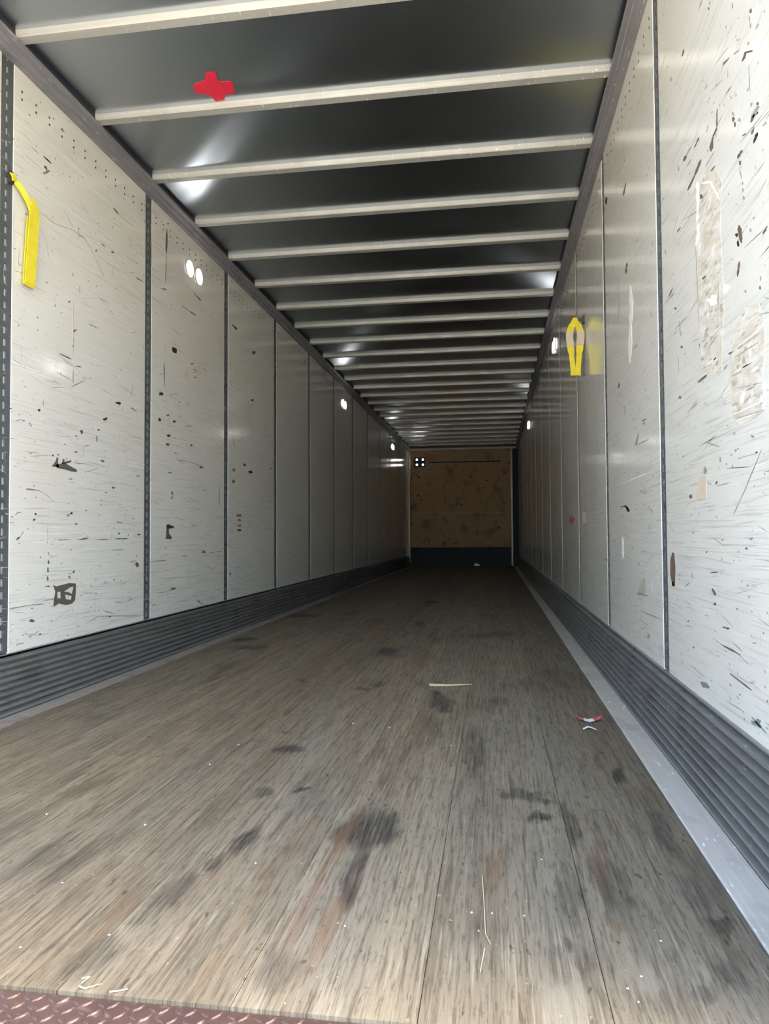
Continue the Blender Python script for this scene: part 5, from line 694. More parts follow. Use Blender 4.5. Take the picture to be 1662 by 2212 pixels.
'w':'3.126 1.746 3.135 1.725 3.091 1.711 3.11 1.74;3.135 1.725 3.137 1.702 3.079 1.684 3.091 1.711;3.137 1.702 3.143 1.681 3.064 1.656 3.079 1.684;3.143 1.681 3.128 1.653 3.068 1.634 3.064 1.656;3.128 1.653 3.129 1.635 3.079 1.619 3.068 1.634;3.129 1.635 3.144 1.622 3.076 1.6 3.079 1.619;3.144 1.622 3.159 1.608 3.073 1.582 3.076 1.6;3.159 1.608 3.141 1.584 3.102 1.573 3.073 1.582;3.141 1.584 3.162 1.548 3.1 1.531 3.102 1.573;3.162 1.548 3.181 1.511 3.099 1.489 3.1 1.531;3.181 1.511 3.18 1.469 3.118 1.453 3.099 1.489;3.18 1.469 3.165 1.423 3.152 1.42 3.118 1.453;3.59 0.928 3.326 0.928 3.33 0.93 3.591 0.929;3.326 0.928 3.097 0.927 3.106 0.932 3.33 0.93;3.097 0.927 2.902 0.928 2.908 0.932 3.106 0.932;2.902 0.928 2.731 0.93 2.733 0.931 2.908 0.932;3.402 0.688 3.419 0.664 3.368 0.664 3.387 0.688;3.419 0.664 3.411 0.64 3.374 0.641 3.368 0.664;3.411 0.64 3.419 0.616 3.364 0.617 3.374 0.641;3.419 0.616 3.399 0.592 3.382 0.593 3.364 0.617',
'm':'2.953 0.532 2.915 0.532 2.91 0.48 2.968 0.466 3.068 0.46 3.035 0.491',
't':'2.259 0.793 2.268 0.789 2.279 0.789 2.29 0.784 2.296 0.79 2.294 0.795 2.297 0.8 2.287 0.801 2.278 0.798 2.27 0.797;2.143 0.865 2.085 0.857 2.09 0.797 2.179 0.798 2.177 0.827;4.703 0.807 4.694 0.775 4.755 0.776 4.8 0.766 4.844 0.782 4.86 0.811 4.852 0.846 4.789 0.85 4.75 0.838 4.695 0.837',
'e':'1.706 0.278 1.719 0.271 1.739 0.271 1.752 0.269 1.769 0.269 1.773 0.275 1.747 0.279 1.734 0.289 1.711 0.29 1.72 0.281;2.092 0.285 2.108 0.277 2.136 0.274 2.162 0.269 2.167 0.274 2.177 0.276 2.174 0.284 2.141 0.288 2.117 0.29 2.106 0.288;1.77 0.283 1.749 0.278 1.741 0.282 1.768 0.284;1.749 0.278 1.724 0.275 1.72 0.278 1.741 0.282;1.724 0.275 1.703 0.272 1.696 0.275 1.72 0.278;1.703 0.272 1.679 0.27 1.677 0.271 1.696 0.275',
'r':'5.28 0.809 5.401 0.789 5.481 0.78 5.567 0.779 5.639 0.794 5.711 0.819 5.616 0.836 5.554 0.849 5.459 0.857 5.432 0.829'}
MARKS_RESIDUE={'w':'2.115 1.69 2.13 1.683 2.091 1.664 2.106 1.686;2.13 1.683 2.118 1.663 2.102 1.655 2.091 1.664;2.118 1.663 2.13 1.654 2.09 1.635 2.102 1.655;2.13 1.654 2.121 1.635 2.099 1.625 2.09 1.635;2.121 1.635 2.124 1.622 2.102 1.612 2.099 1.625;2.124 1.622 2.124 1.606 2.11 1.6 2.102 1.612;2.124 1.606 2.131 1.594 2.109 1.584 2.11 1.6;2.131 1.594 2.126 1.576 2.122 1.575 2.109 1.584;2.117 1.573 2.13 1.569 2.097 1.555 2.11 1.57;2.13 1.569 2.127 1.558 2.099 1.546 2.097 1.555;2.127 1.558 2.122 1.547 2.102 1.539 2.099 1.546;2.122 1.547 2.132 1.542 2.092 1.524 2.102 1.539;2.132 1.542 2.137 1.538 2.1 1.52 2.092 1.524;2.137 1.538 2.14 1.531 2.11 1.517 2.1 1.52;2.14 1.531 2.142 1.525 2.121 1.515 2.11 1.517;2.142 1.525 2.142 1.517 2.135 1.513 2.121 1.515;2.068 1.661 2.047 1.65 2.052 1.658 2.068 1.662;2.047 1.65 2.029 1.642 2.033 1.65 2.052 1.658;2.029 1.642 2.011 1.635 2.015 1.643 2.033 1.65;2.011 1.635 2.002 1.633 1.989 1.63 2.015 1.643;2.002 1.633 1.981 1.611 1.968 1.607 1.989 1.63;1.981 1.611 1.961 1.588 1.948 1.584 1.968 1.607;1.961 1.588 1.94 1.566 1.929 1.563 1.948 1.584;1.94 1.566 1.917 1.544 1.914 1.543 1.929 1.563;1.964 1.306 1.955 1.294 1.978 1.296 2.009 1.302 2.023 1.317 2.051 1.334 2.011 1.326 2.002 1.331 1.977 1.323 1.954 1.311;1.86 1.299 1.87 1.297 1.88 1.295 1.895 1.299 1.91 1.308 1.9 1.313 1.907 1.323 1.892 1.319 1.878 1.317 1.866 1.309;2.102 1.158 2.065 1.157 2.069 1.159 2.104 1.159;2.065 1.157 2.029 1.155 2.035 1.16 2.069 1.159;2.029 1.155 1.997 1.156 2 1.158 2.035 1.16;1.997 1.156 1.966 1.156 1.967 1.157 2 1.158;2.088 1.222 2.043 1.223 2.049 1.226 2.089 1.223;2.043 1.223 2.004 1.225 2.006 1.227 2.049 1.226;2.004 1.225 1.963 1.226 1.968 1.229 2.006 1.227;1.963 1.226 1.927 1.229 1.929 1.23 1.968 1.229;1.839 1.142 1.785 1.141 1.791 1.145 1.841 1.143;1.785 1.141 1.737 1.142 1.741 1.145 1.791 1.145;1.737 1.142 1.689 1.141 1.696 1.146 1.741 1.145;1.689 1.141 1.648 1.144 1.649 1.145 1.696 1.146;1.85 1.086 1.801 1.084 1.807 1.089 1.852 1.087;1.801 1.084 1.756 1.084 1.762 1.088 1.807 1.089;1.756 1.084 1.715 1.084 1.718 1.087 1.762 1.088;1.715 1.084 1.675 1.085 1.677 1.086 1.718 1.087;1.832 1.033 1.783 1.031 1.786 1.034 1.833 1.034;1.783 1.031 1.738 1.031 1.74 1.032 1.786 1.034;1.738 1.031 1.696 1.03 1.697 1.032 1.74 1.032;1.696 1.03 1.655 1.03 1.656 1.03 1.697 1.032;1.85 0.987 1.795 0.986 1.797 0.989 1.851 0.988;1.795 0.986 1.743 0.985 1.747 0.989 1.797 0.989;1.743 0.985 1.695 0.984 1.699 0.988 1.747 0.989;1.695 0.984 1.652 0.985 1.653 0.986 1.699 0.988;1.77 1.034 1.785 1.028 1.767 1.023 1.768 1.033;1.785 1.028 1.793 1.021 1.771 1.015 1.767 1.023;1.793 1.021 1.8 1.013 1.777 1.007 1.771 1.015;1.8 1.013 1.797 1.003 1.794 1.002 1.777 1.007;1.719 1.061 1.705 1.06 1.715 1.066 1.723 1.064;1.705 1.06 1.692 1.06 1.705 1.068 1.715 1.066;1.692 1.06 1.682 1.061 1.694 1.069 1.705 1.068;1.682 1.061 1.675 1.064 1.68 1.068 1.694 1.069;1.823 1.182 1.781 1.18 1.783 1.182 1.823 1.182;1.781 1.18 1.741 1.179 1.745 1.182 1.783 1.182;1.741 1.179 1.704 1.178 1.708 1.182 1.745 1.182;1.704 1.178 1.67 1.179 1.67 1.18 1.708 1.182;1.829 0.969 1.789 0.967 1.792 0.97 1.83 0.971;1.789 0.967 1.752 0.966 1.754 0.969 1.792 0.97;1.752 0.966 1.717 0.965 1.718 0.967 1.754 0.969;1.717 0.965 1.683 0.965 1.684 0.965 1.718 0.967',
'm':'1.941 1.35 1.945 1.33 1.941 1.328 1.94 1.35;1.945 1.33 1.951 1.309 1.94 1.306 1.941 1.328;1.951 1.309 1.952 1.287 1.944 1.285 1.94 1.306;1.952 1.287 1.952 1.265 1.949 1.264 1.944 1.285;2.047 1.198 2.022 1.2 2.029 1.204 2.048 1.198;2.022 1.2 2 1.204 2.008 1.208 2.029 1.204;2 1.204 1.981 1.209 1.985 1.21 2.008 1.208;1.981 1.209 1.961 1.213 1.964 1.214 1.985 1.21;2.04 1.237 2.039 1.232 2.047 1.234 2.054 1.233 2.06 1.238 2.064 1.244 2.06 1.248 2.054 1.249 2.047 1.243 2.043 1.241;2.045 1.659 2.05 1.659 2.052 1.656 2.055 1.659 2.06 1.662 2.057 1.665 2.058 1.668 2.056 1.672 2.052 1.666 2.049 1.664;1.85 1.082 1.833 1.08 1.836 1.083 1.852 1.084;1.833 1.08 1.817 1.079 1.82 1.083 1.836 1.083;1.817 1.079 1.8 1.078 1.805 1.082 1.82 1.083;1.8 1.078 1.786 1.078 1.788 1.08 1.805 1.082;1.847 1.071 1.854 1.068 1.832 1.065 1.842 1.07;1.854 1.068 1.849 1.063 1.834 1.061 1.832 1.065;1.849 1.063 1.849 1.06 1.831 1.057 1.834 1.061;1.849 1.06 1.841 1.055 1.835 1.054 1.831 1.057;1.843 0.977 1.789 0.973 1.791 0.975 1.844 0.977;1.789 0.973 1.739 0.97 1.741 0.972 1.791 0.975;1.739 0.97 1.692 0.967 1.693 0.969 1.741 0.972;1.692 0.967 1.647 0.965 1.648 0.966 1.693 0.969;1.855 1.011 1.843 1.008 1.851 1.014 1.857 1.012;1.843 1.008 1.835 1.009 1.84 1.014 1.851 1.014;1.835 1.009 1.824 1.008 1.833 1.015 1.84 1.014;1.824 1.008 1.818 1.011 1.821 1.013 1.833 1.015;1.841 1.123 1.794 1.121 1.798 1.124 1.842 1.124;1.794 1.121 1.752 1.12 1.755 1.122 1.798 1.124;1.752 1.12 1.711 1.118 1.714 1.121 1.755 1.122;1.711 1.118 1.673 1.118 1.674 1.119 1.714 1.121;1.831 1.048 1.783 1.041 1.784 1.043 1.832 1.048;1.783 1.041 1.739 1.036 1.739 1.037 1.784 1.043;1.739 1.036 1.696 1.03 1.697 1.032 1.739 1.037;1.696 1.03 1.656 1.026 1.656 1.026 1.697 1.032;1.786 1.086 1.766 1.084 1.769 1.087 1.787 1.087;1.766 1.084 1.747 1.083 1.751 1.087 1.769 1.087;1.747 1.083 1.73 1.083 1.732 1.085 1.751 1.087;1.73 1.083 1.713 1.083 1.714 1.084 1.732 1.085;1.762 1.137 1.735 1.136 1.737 1.138 1.763 1.137;1.735 1.136 1.709 1.136 1.711 1.138 1.737 1.138;1.709 1.136 1.684 1.136 1.686 1.138 1.711 1.138;1.684 1.136 1.66 1.137 1.661 1.137 1.686 1.138',
'd':'2.143 1.127 2.117 1.126 2.128 1.132 2.147 1.129;2.117 1.126 2.094 1.127 2.106 1.133 2.128 1.132;2.094 1.127 2.072 1.127 2.084 1.134 2.106 1.133;2.072 1.127 2.056 1.131 2.058 1.132 2.084 1.134;1.996 1.155 1.988 1.155 1.994 1.158 1.998 1.156;1.988 1.155 1.982 1.155 1.989 1.159 1.994 1.158;1.982 1.155 1.976 1.156 1.984 1.16 1.989 1.159;1.976 1.156 1.973 1.157 1.976 1.159 1.984 1.16;2.085 1.401 2.071 1.397 2.082 1.404 2.087 1.402;2.071 1.397 2.062 1.397 2.072 1.404 2.082 1.404;2.062 1.397 2.053 1.397 2.061 1.402 2.072 1.404;2.053 1.397 2.047 1.398 2.049 1.4 2.061 1.402;2.066 1.624 2.067 1.619 2.078 1.625 2.084 1.625 2.09 1.631 2.09 1.635 2.093 1.642 2.083 1.638 2.075 1.636 2.067 1.63'}
RESIDUE_A=[(2.106, 1.686), (2.057, 1.681), (1.951, 1.639), (1.904, 1.592), (1.919, 1.487), (1.916, 1.409), (1.905, 1.322), (1.906, 1.251), (1.922, 1.192), (1.936, 1.113), (2.105, 1.131), (2.115, 1.201), (2.119, 1.287), (2.118, 1.444), (2.119, 1.573)]
RESIDUE_B=[(1.807, 1.202), (1.744, 1.218), (1.669, 1.201), (1.642, 1.16), (1.639, 1.105), (1.655, 1.03), (1.648, 0.965), (1.696, 0.958), (1.802, 0.954), (1.836, 0.978), (1.864, 1.008), (1.86, 1.064), (1.857, 1.117), (1.838, 1.169)]


def decals(name, data, sgn, off, parent):
    for key, txt in data.items():
        mb = MB()
        for poly in txt.split(';'):
            q = [float(t) for t in poly.split()]
            pts = [(q[i], q[i + 1]) for i in range(0, len(q), 2)]
            n = len(pts)
            x0, x1 = sgn * (W + .0002), sgn * (W - off)
            mb.add([(x1, y, z) for y, z in pts] + [(x0, y, z) for y, z in pts],
                   [tuple(range(n))] + [(i, (i + 1) % n, (i + 1) % n + n, i + n) for i in range(n)])
        tag(mb.build(name, M[key], parent), kind='stuff')


def random_marks(parent, sgn, rng):
    """short scuffs left by cargo, mostly lengthwise, down both walls"""
    for key, cnt in (('d', 620), ('g', 1500), ('l', 2400), ('k', 130)):
        mb = MB()
        for _ in range(cnt):
            y = 1.2 + 15.3 * rng.random() ** 1.5
            z = .28 + 2.25 * rng.random() ** 1.35
            ln = rng.choice((.008, .012, .02, .05, .12)) * rng.uniform(.6, 1.5)
            if key == 'k':
                ln = rng.uniform(.006, .018)
            wd = rng.uniform(.0012, .0035) if ln > .03 else rng.uniform(.002, .006)
            an = rng.gauss(0, .10) + rng.choice((0, 0, 0, .25, -.2))
            if rng.random() < .08:
                an += math.pi / 2
            ca, sa = math.cos(an), math.sin(an)
            if z < .26 or z > 2.6:
                continue
            pts = []
            for t, ww in ((-1, .2), (-.4, 1), (.3, .8), (1, .25)):
                pts.append((t * ln / 2, ww * wd / 2 * rng.uniform(.7, 1.3)))
            ring = pts + [(a, -b) for a, b in reversed(pts)]
            mb.add([(sgn * (W - .0003), y + a * ca - b * sa, z + a * sa + b * ca) for a, b in ring], [tuple(range(8))])
        tag(link('fine_scuffs', mb.mesh('fine_scuffs', M[key], fix=False), parent), kind='stuff')


for s, side, s0 in ((-1, 'left', 2.632), (1, 'right', 2.592)):
    sk = MB()
    a, b = sorted((s * (W + .0235), s * (W + .05)))
    sk.box(a, b, Y_REAR, Y_FRONT + .08, -.1, 2.80)
    wall = tag(sk.build('wall_' + side, M['skin']), '%s trailer wall of scuffed white panels between slotted posts' % side, kind='structure')
    edges = [Y_REAR] + [s0 + k * PITCH_P for k in range(12)]
    pm = panel_mesh('panel', PITCH_P - PW)
    rm = rivet_mesh(PITCH_P - PW)
    first = panel_mesh('panel', s0 - PW / 2 - Y_REAR)
    last_y = s0 + 11 * PITCH_P + PW / 2
    last = panel_mesh('panel', Y_FRONT + .04 - last_y)
    sc = Vector((s, 1, 1))
    def put(name, me, y):
        o = link(name, me, wall, (s * W, y, 0))
        o.scale = (s, 1, 1)
        return o
    put('panel', first, Y_REAR)
    for k in range(11):
        y = s0 + k * PITCH_P + PW / 2
        put('panel', pm, y)
        if k < 6:
            tag(put('rivet_row', rm, y), kind='stuff')
    put('panel', last, last_y)
    for k in range(12):
        o = link('post', POST_ME, wall, (s * (W + .0025), s0 + k * PITCH_P, 0))
        o.scale = (s, 1, 1)
    rng_ = random.Random(5 if s < 0 else 8)
    random_marks(wall, s, rng_)
    decals('scuff_mark', MARKS_LEFT if s < 0 else MARKS_RIGHT, s, .0008, wall)
    if s > 0:
        for pts, lab in ((RESIDUE_A, 'tall cream glue patch'), (RESIDUE_B, 'rounded cream glue patch with rubbed streaks')):
            mb = MB()
            n = len(pts)
            mb.add([(W - .0006, y, z) for y, z in pts] + [(W + .0002, y, z) for y, z in pts],
                   [tuple(range(n))] + [(i, (i + 1) % n, (i + 1) % n + n, i + n) for i in range(n)])
            tag(mb.build('glue_patch', M['res'], wall), lab)
        decals('peeled_spot', MARKS_RESIDUE, s, .0012, wall)

# ------------------------------------------------------------------ top rails
for s, n in ((-1, 1), (1, 2)):
    prof = [(-.02, ZT), (.026, ZT), (.026, ZT + .018), (.038, ZT + .024), (.038, ZT + .044), (.056, ZT + .050), (.056, 2.7155), (-.02, 2.7155)]
    mb = MB()
    mb.prism([(s * (W - x), z) for x, z in prof], 'y', Y_REAR, Y_FRONT)
    rail = tag(mb.build('trim_%d' % n, M['rail']), 'grey stepped metal rail along the top of the %s wall' % ('left' if s < 0 else 'right'), kind='structure')
    mb = MB()
    a, b = sorted((s * (W - .048), s * (W + .02)))
    mb.box(a, b, Y_REAR, Y_FRONT, 2.716, 2.7455)
    tag(mb.build('gap_shade_strip', M['gap_shade'], rail), 'black strip painted as the shaded gap above the rail')  # shadow of the recess between rail and roof, painted as a black strip

# ------------------------------------------------------------------ roof
ZR = 2.746
mb = MB()
mb.box(-1.30, 1.30, Y_REAR, Y_FRONT + .08, ZR, ZR + .02)
ceiling = tag(mb.build('ceiling', M['roof']), 'shiny bare metal roof sheet crossed by pale roof bows', kind='structure')
mb = MB()
zb = 2.7188
hat = [(-.029, ZR), (-.026, zb + .004), (-.0225, zb), (.0225, zb), (.026, zb + .004), (.029, ZR)]
mb.prism(hat, 'x', -W + .044, W - .044)
bow_me = mb.mesh('roof_bow', M['bow'])
for k in range(-2, 24):
    y = 2.636 + k * .5935
    if y < Y_FRONT - .12:
        link('roof_bow', bow_me, ceiling, (0, y, 0))

# ------------------------------------------------------------------ front bulkhead
mb = MB()
mb.box(-1.30, 1.30, Y_FRONT + .02, Y_FRONT + .08, -.1, 2.80)
front = tag(mb.build('wall_front', M['skin']), 'dark front bulkhead of brown plywood over a black kick plate', kind='structure')
XL, XR = -1.235, 1.105
for x0, x1 in ((XL + .03, -.066), (-.062, XR - .03)):
    for z0, z1 in ((.417, 1.215), (1.222, 2.66)):
        mb = MB()
        mb.box(x0, x1, Y_FRONT, Y_FRONT + .018, z0, z1)
        mb.build('plywood_sheet', M['ply'], front)
mb = MB()
mb.box(-.78, .86, Y_FRONT - .006, Y_FRONT - .0002, 2.37, 2.395)
tag(mb.build('batten', M['subfloor'], front), 'thin dark batten across the top of the plywood')
mb = MB()
mb.prism([(Y_FRONT + .018, 0), (Y_FRONT - .012, 0), (Y_FRONT - .012, .40), (Y_FRONT + .004, .416), (Y_FRONT + .018, .416)], 'x', XL + .03, XR - .03)
tag(mb.build('kick_plate', M['steel'], front), 'black steel kick plate')
mb = MB()
mb.prism([(Y_FRONT + .018, 2.665), (Y_FRONT - .04, 2.665), (Y_FRONT - .045, 2.672), (Y_FRONT - .045, 2.705), (Y_FRONT - .035, 2.715), (Y_FRONT + .018, 2.744)], 'x', -1.20, 1.20)
tag(mb.build('header', M['cornermetal'], front), 'pale metal header under the roof')
for x, hw in ((XL, .028), (XR, .028)):
    mb = MB()
    mb.prism([(x - hw, Y_FRONT + .018), (x - hw, Y_FRONT - .03), (x - hw * .6, Y_FRONT - .045), (x + hw * .6, Y_FRONT - .045), (x + hw, Y_FRONT - .03), (x + hw, Y_FRONT + .018)], 'z', 0.0, 2.66)
    tag(mb.build('corner_post', M['cornermetal'], front), 'pale metal corner post')
mb = MB()
mb.box(XR + .03, 1.253, Y_FRONT - .03, Y_FRONT + .018, 0, 2.66)
tag(mb.build('filler_panel', M['steel'], front), 'dark filler beside the right corner post')

# ------------------------------------------------------------------ wall lamps
def lamp_parts(root, sgn):
    mb = MB()
    mb.disc((0, 0, 0), .057, .006, -sgn, 28)
    mb.build('bezel', M['housing'], root)
    mb = MB()
    mb.disc((-sgn * .0055, 0, 0), .052, .005, -sgn, 28, .6)
    mb.build('lens', M['lamp'], root)


ORD = {-1: ((4.41, 'pair nearest the opening'), (9.27, 'middle pair'), (14.0, 'pair nearest the bulkhead')), 1: ((6.74, 'nearer pair'), (11.65, 'farther pair'))}
for s in (-1, 1):
    for y, nm in ORD[s]:
        for j, w in ((0, 'nearer'), (1, 'farther')):
            t = thing('wall_lamp', (s * W, y + j * .15, 2.437 if s < 0 else 2.447), 'round lit lamp high on %s wall, %s of %s' % ('left' if s < 0 else 'right', w, nm), 'lamp', 'round lamps high on the side walls')
            lamp_parts(t, s)
fl = thing('bulkhead_lamp', (-.983, Y_FRONT, 2.394), 'square cluster of four small lit lamps at the top left of the plywood bulkhead', 'lamp')
mb = MB()
mb.box(-.125, .125, -.012, 0, -.11, .11)
mb.build('back_plate', M['steel'], fl)
for dx in (-.07, .07):
    for dz in (-.059, .059):
        mb = MB()
        n = 12
        r = .023
        mb.add([(r * math.cos(2 * math.pi * i / n), -.012, r * math.sin(2 * math.pi * i / n)) for i in range(n)] + [(r * .7 * math.cos(2 * math.pi * i / n), -.022, r * .7 * math.sin(2 * math.pi * i / n)) for i in range(n)],
               [(i, (i + 1) % n, (i + 1) % n + n, i + n) for i in range(n)] + [tuple(range(n, 2 * n))])
        mb.build('lens', M['lamp'], fl, (dx, 0, dz))

# ------------------------------------------------------------------ yellow straps
def bez(p, n=10):
    """Catmull-Rom through the points"""
    p = [Vector(q) for q in p]
    p = [p[0] * 2 - p[1]] + p + [p[-1] * 2 - p[-2]]
    out = []
    for i in range(1, len(p) - 2):
        for k in range(n):
            t = k / n
            a, b, c, d = p[i - 1], p[i], p[i + 1], p[i + 2]
            out.append(.5 * ((2 * b) + (c - a) * t + (2 * a - 5 * b + 4 * c - d) * t * t + (3 * b - a - 3 * c + d) * t ** 3))
    out.append(p[-2])
    return out


st = thing('webbing_strap', (-W + .006, 2.640, 2.165), 'yellow webbing strap hanging from the nearest slotted post on the left wall', 'strap', 'yellow straps')
mb = MB()
cs = bez([(.004, 0, .0), (.016, .04, -.022), (.020, .085, -.055), (.018, .118, -.085)], 6)
mb.ribbon([(c, (.004, .003 + .006 * i / len(cs), .008 + .003 * i / len(cs)), (1, .2, .1)) for i, c in enumerate(cs)])
mb.build('twisted_lead', M['web'], st, smooth=False)
mb = MB()
cs = bez([(.014, .124, -.045), (.022, .130, -.09), (.020, .124, -.22), (.018, .112, -.395)], 8)
mb.ribbon([(c, (0, .033 * min(1, .35 + i / 9), .020 * max(0, 1 - i / 7)), (1, 0, 0)) for i, c in enumerate(cs)])
cs2 = bez([(.018, .112, -.395), (.013, .111, -.405), (.008, .112, -.395), (.009, .123, -.22), (.011, .130, -.12)], 6)
mb.ribbon([(c, (0, .032, 0), (1, 0, .05)) for c in cs2])
mb.build('tail', M['web'], st)
mb = MB()
mb.prism([(-.012, -.028), (.012, -.028), (.014, -.010), (.010, .020), (-.010, .020), (-.014, -.010)], 'x', .000, .012)
mb.build('clip', M['clip'], st)
mb = MB()
mb.ribbon([((.013, -.006, .012), (0, .012, .004), (1, 0, 0)), ((.018, .002, .0), (0, .013, .004), (1, 0, 0)), ((.014, .010, -.014), (0, .012, .004), (1, 0, 0))], .004)
mb.build('knot', M['web'], st)

st = thing('webbing_strap', (1.195, 4.60, 2.040), 'yellow webbing strap looped in two tails off the right wall', 'strap', 'yellow straps')
for sx in (-1, 1):
    mb = MB()
    xo = .003 if sx > 0 else -.003
    cs = bez([(xo, 0, .006), (sx * .016 + xo, -.004, -.04), (sx * .033, -.010 * sx, -.098), (sx * .024, -.008 * sx, -.20), (sx * .0155, -.004 * sx, -.30), (sx * .0145, 0, -.352)], 6)
    n = len(cs)
    mb.ribbon([(c, (.010 + (.011 if .15 < i / n < .6 else .006) * min(1, i / 6), .003, 0), (0.15 * sx, -1, 0)) for i, c in enumerate(cs)])
    leg = mb.build('tail', M['web'], st)
    mb = MB()
    mid = [c for i, c in enumerate(cs) if .30 < i / n < .52]
    mb.ribbon([(c + Vector((0, -.0035, 0)), (.0225, .003, 0), (0.15 * sx, -1, 0)) for c in mid], .0035)
    tag(mb.build('sleeve', M['sleeve'], leg), 'faded tan sleeve')
mb = MB()
mb.ribbon([((.0, -.006, -.012), (.013, 0, 0), (0, -1, 0)), ((.0, -.004, .006), (.012, 0, 0), (0, -1, .6)), ((.0, .006, .010), (.011, 0, 0), (0, -.2, 1))], .004)
mb.build('top_loop', M['web'], st)
mb = MB()
mb.box(-.004, .0595, .004, .012, -.004, .006)
mb.box(.050, .0598, -.014, .030, -.024, .026)
mb.build('clip', M['clip'], st)

# ------------------------------------------------------------------ red tape on the roof
tp = thing('tape_patch', (-.565, 3.09, ZR), 'bright red cross of torn tape stuck to the shiny roof sheet', 'tape')
for pts in ([(-0.08, -0.033), (-0.023, -0.055), (0.061, -0.034), (0.099, -0.033), (0.094, 0.026), (0.074, 0.058), (0.033, 0.057), (-0.033, 0.053), (-0.071, 0.033), (-0.097, 0.023)],
            [(0.01, -0.109), (0.053, -0.107), (0.044, -0.051), (0.039, 0.05), (0.018, 0.096), (-0.026, 0.101), (-0.036, 0.05), (-0.033, -0.031)]):
    mb = MB()
    z = -.0008 if len(tp.children) == 0 else -.0016
    mb.prism(pts, 'z', z - .0008, z + .0006)
    mb.build('strip', M['red'], tp)

# ------------------------------------------------------------------ tread plate at the sill
dk = thing('tread_plate', (0, 0, -.006), 'rusty red-brown diamond tread plate below the floor edge', 'metal plate')
mb = MB()
mb.box(-1.25, 1.25, -.10, Y_REAR - .002, -.012, 0)
mb.build('plate', M['rust'], dk)
mb = MB()
pt = .0205
for i in range(-60, 60):
    for j in range(0, 28):
        x, y = i * pt, Y_REAR - .014 - j * pt
        a = math.radians(45 if (i + j) % 2 else -45) + .2
        ca, sa = math.cos(a), math.sin(a)
        ring = [(-.0115, 0), (-.004, -.0032), (.004, -.0032), (.0115, 0), (.004, .0032), (-.004, .0032)]
        top = [(-.0075, 0), (-.003, -.0015), (.003, -.0015), (.0075, 0), (.003, .0015), (-.003, .0015)]
        mb.add([(x + u * ca - v * sa, y + u * sa + v * ca, -.0002) for u, v in ring] + [(x + u * ca - v * sa, y + u * sa + v * ca, .0022) for u, v in top],
               [(k, (k + 1) % 6, (k + 1) % 6 + 6, k + 6) for k in range(6)] + [(6, 7, 8, 9, 10, 11)])
tag(link('tread_pattern', mb.mesh('tread_pattern', M['rust'], fix=False), dk), kind='stuff')

# ------------------------------------------------------------------ litter on the floor
def stick(mb, pts, r0, r1, z=.004):
    n = 5
    vs_, fs = [], []
    for i, p in enumerate(pts):
        t = i / (len(pts) - 1)
        r = r0 + (r1 - r0) * t
        a = Vector(pts[max(i - 1, 0)])
        b = Vector(pts[min(i + 1, len(pts) - 1)])
        d = (b - a).normalized()
        sd = Vector((-d.y, d.x))
        for k in range(n):
            an = 2 * math.pi * k / n
            vs_.append((p[0] + sd.x * r * math.cos(an), p[1] + sd.y * r * math.cos(an), max(.0004, z + r * .6 * math.sin(an))))
    for i in range(len(pts) - 1):
        for k in range(n):
            q = (k + 1) % n
            fs.append((i * n + k, i * n + q, (i + 1) * n + q, (i + 1) * n + k))
    fs += [tuple(range(n))[::-1], tuple(range((len(pts) - 1) * n, len(pts) * n))]
    mb.add(vs_, fs)


t = thing('wood_splinter', (.376, 3.392, 0), 'long pale wood splinter lying across the middle of the floor', 'splinter')
mb = MB()
stick(mb, [(0, 0), (.05, .004), (.08, .002), (.115, .012), (.16, .026), (.195, .040)], .010, .004, .005)
mb.build('shaft', M['splinter'], t)
mb = MB()
stick(mb, [(.012, -.004), (.028, -.014), (.034, -.030)], .006, .002, .004)
mb.build('frayed_end', M['splinter'], t)

t = thing('film_scrap', (1.025, 2.83, 0), 'curled red and white plastic scrap near the right floor strip', 'scrap')
for key, x0, x1 in (('redplastic', -.046, -.018), ('whiteplastic', -.018, .018), ('redplastic', .018, .046)):
    mb = MB()
    pth = []
    for i in range(6):
        x = x0 + (x1 - x0) * i / 5
        pth.append(((x, 0, .003 + 7.5 * x * x + .001 * math.sin(i * 2)), (0, .016 + .004 * math.cos(x * 40), 0), (0, 0, 1)))
    mb.ribbon(pth, .001)
    mb.build('curled_end' if key[0] == 'r' else 'middle', M[key], t)
t = thing('paper_scrap', (1.012, 2.71, 0), 'small folded white paper scrap just below the red and white one', 'scrap')
mb = MB()
mb.ribbon([((-.022, .0, .001), (0, .008, 0), (0, 0, 1)), ((-.004, .004, .009), (0, .009, 0), (0, 0, 1)), ((.010, .002, .006), (0, .010, 0), (0, 0, 1)), ((.024, -.004, .001), (0, .007, 0), (0, 0, 1))], .001)
mb.build('folded_sheet', M['whiteplastic'], t)

t = thing('glint_lump', (.315, 16.35, 0), 'small shiny crumpled lump added as the bright glint on the far kick plate', 'scrap')  # added lump standing in for a bright spot on the kick plate
mb = MB()
rr = random.Random(3)
vs_ = []
for i in range(4):
    for j in range(7):
        an = 2 * math.pi * j / 7
        r = (.04, .075, .06, .02)[i] * rr.uniform(.7, 1.2)
        vs_.append((r * math.cos(an), r * .6 * math.sin(an), (.001, .02, .05, .075)[i] * rr.uniform(.8, 1.1)))
fs = [(i * 7 + j, i * 7 + (j + 1) % 7, (i + 1) * 7 + (j + 1) % 7, (i + 1) * 7 + j) for i in range(3) for j in range(7)] + [tuple(range(21, 28)), tuple(range(7))[::-1]]
mb.add(vs_, fs)
mb.build('crumple', M['glint'], t)

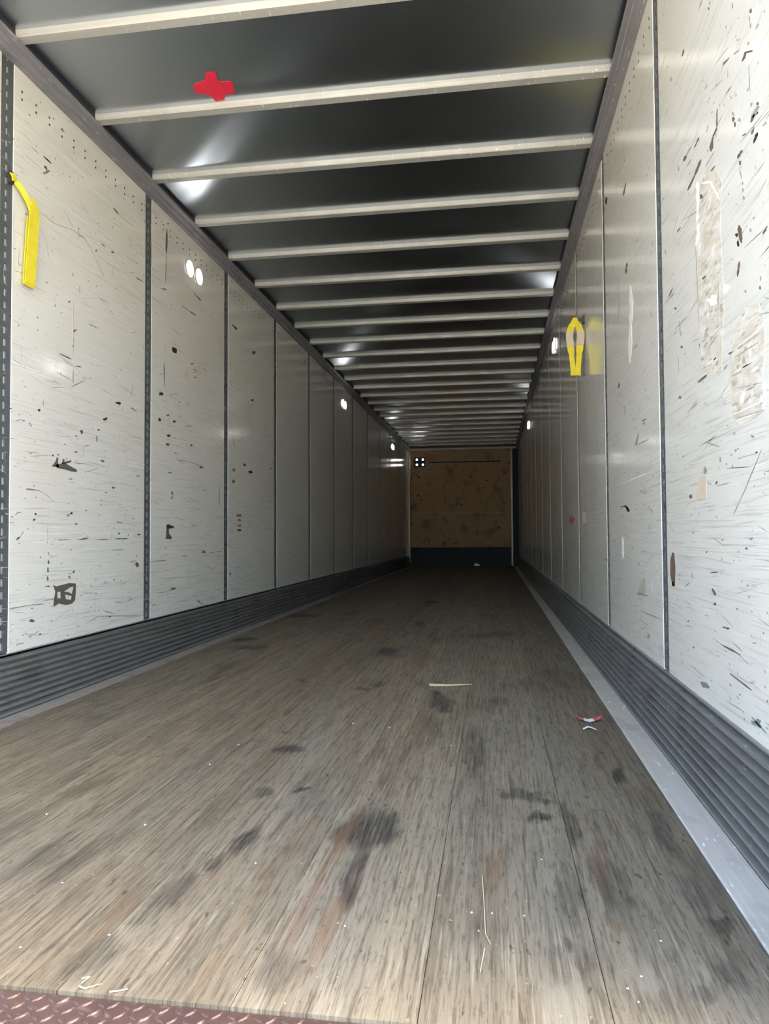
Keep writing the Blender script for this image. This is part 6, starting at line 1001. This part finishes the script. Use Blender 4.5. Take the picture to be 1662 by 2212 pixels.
for pts, lab in (([(.024, 1.088), (.034, 1.094), (.030, 1.077)], 'tiny hooked wood shaving by the sill, farthest of three'),
                 ([(.032, 1.069), (.043, 1.065), (.051, 1.072), (.062, 1.080)], 'zigzag wood shaving by the sill, middle of three'),
                 ([(.085, 1.063), (.097, 1.067), (.110, 1.073)], 'straight wood shaving by the sill, rightmost of three')):
    mb = MB()
    stick(mb, pts, .0019, .0009, .0018)
    o = mb.build('wood_shaving', M['splinter'])
    tag(o, lab, 'shaving', 'wood shavings by the sill')
for pts, lab in (([(.647, 1.527), (.652, 1.42), (.656, 1.308), (.665, 1.275)], 'long thin pale straw bent at its near end'),
                 ([(.655, 1.262), (.652, 1.23), (.649, 1.194)], 'short thin pale straw just below the long bent one')):
    mb = MB()
    stick(mb, pts, .0009, .0007, .0012)
    tag(mb.build('straw', M['splinter']), lab, 'straw', 'straws on the floor')

CHIPS = [(-0.196,1.381),(-0.450,1.713),(-0.193,2.148),(-0.169,1.681),(0.166,1.519),(-0.131,1.157),(-0.000,1.214),(-0.177,2.360),(0.165,1.519),(0.630,1.378),(0.667,1.380),(0.644,1.317),(0.360,1.076),(0.295,2.638),(0.153,2.684),(0.406,1.300),(0.955,1.328),(0.902,1.219),(0.875,1.184),(0.773,1.620),(0.726,1.380),(0.885,1.153),(0.226,3.825),(0.153,2.682),(-0.177,2.362),(0.531,2.444)]
rr = random.Random(21)
for i, (x, y) in enumerate(CHIPS):
    mb = MB()
    a = .0014 + .0012 * y * rr.uniform(.7, 1.2)
    n = 6
    ring = [(a * rr.uniform(.6, 1.2) * math.cos(2 * math.pi * k / n), a * .65 * rr.uniform(.6, 1.2) * math.sin(2 * math.pi * k / n)) for k in range(n)]
    mb.add([(u, v, .0002) for u, v in ring] + [(u * .6, v * .6, a * .6) for u, v in ring], [(k, (k + 1) % n, (k + 1) % n + n, k + n) for k in range(n)] + [tuple(range(n, 2 * n)), tuple(range(n))[::-1]])
    o = mb.build('wood_chip', M['chip'], None, (x, y, 0), (0, 0, rr.uniform(0, 3)))
    tag(o, 'tiny pale crumb of wood lying loose on the floor boards', 'chip', 'pale crumbs on the floor')
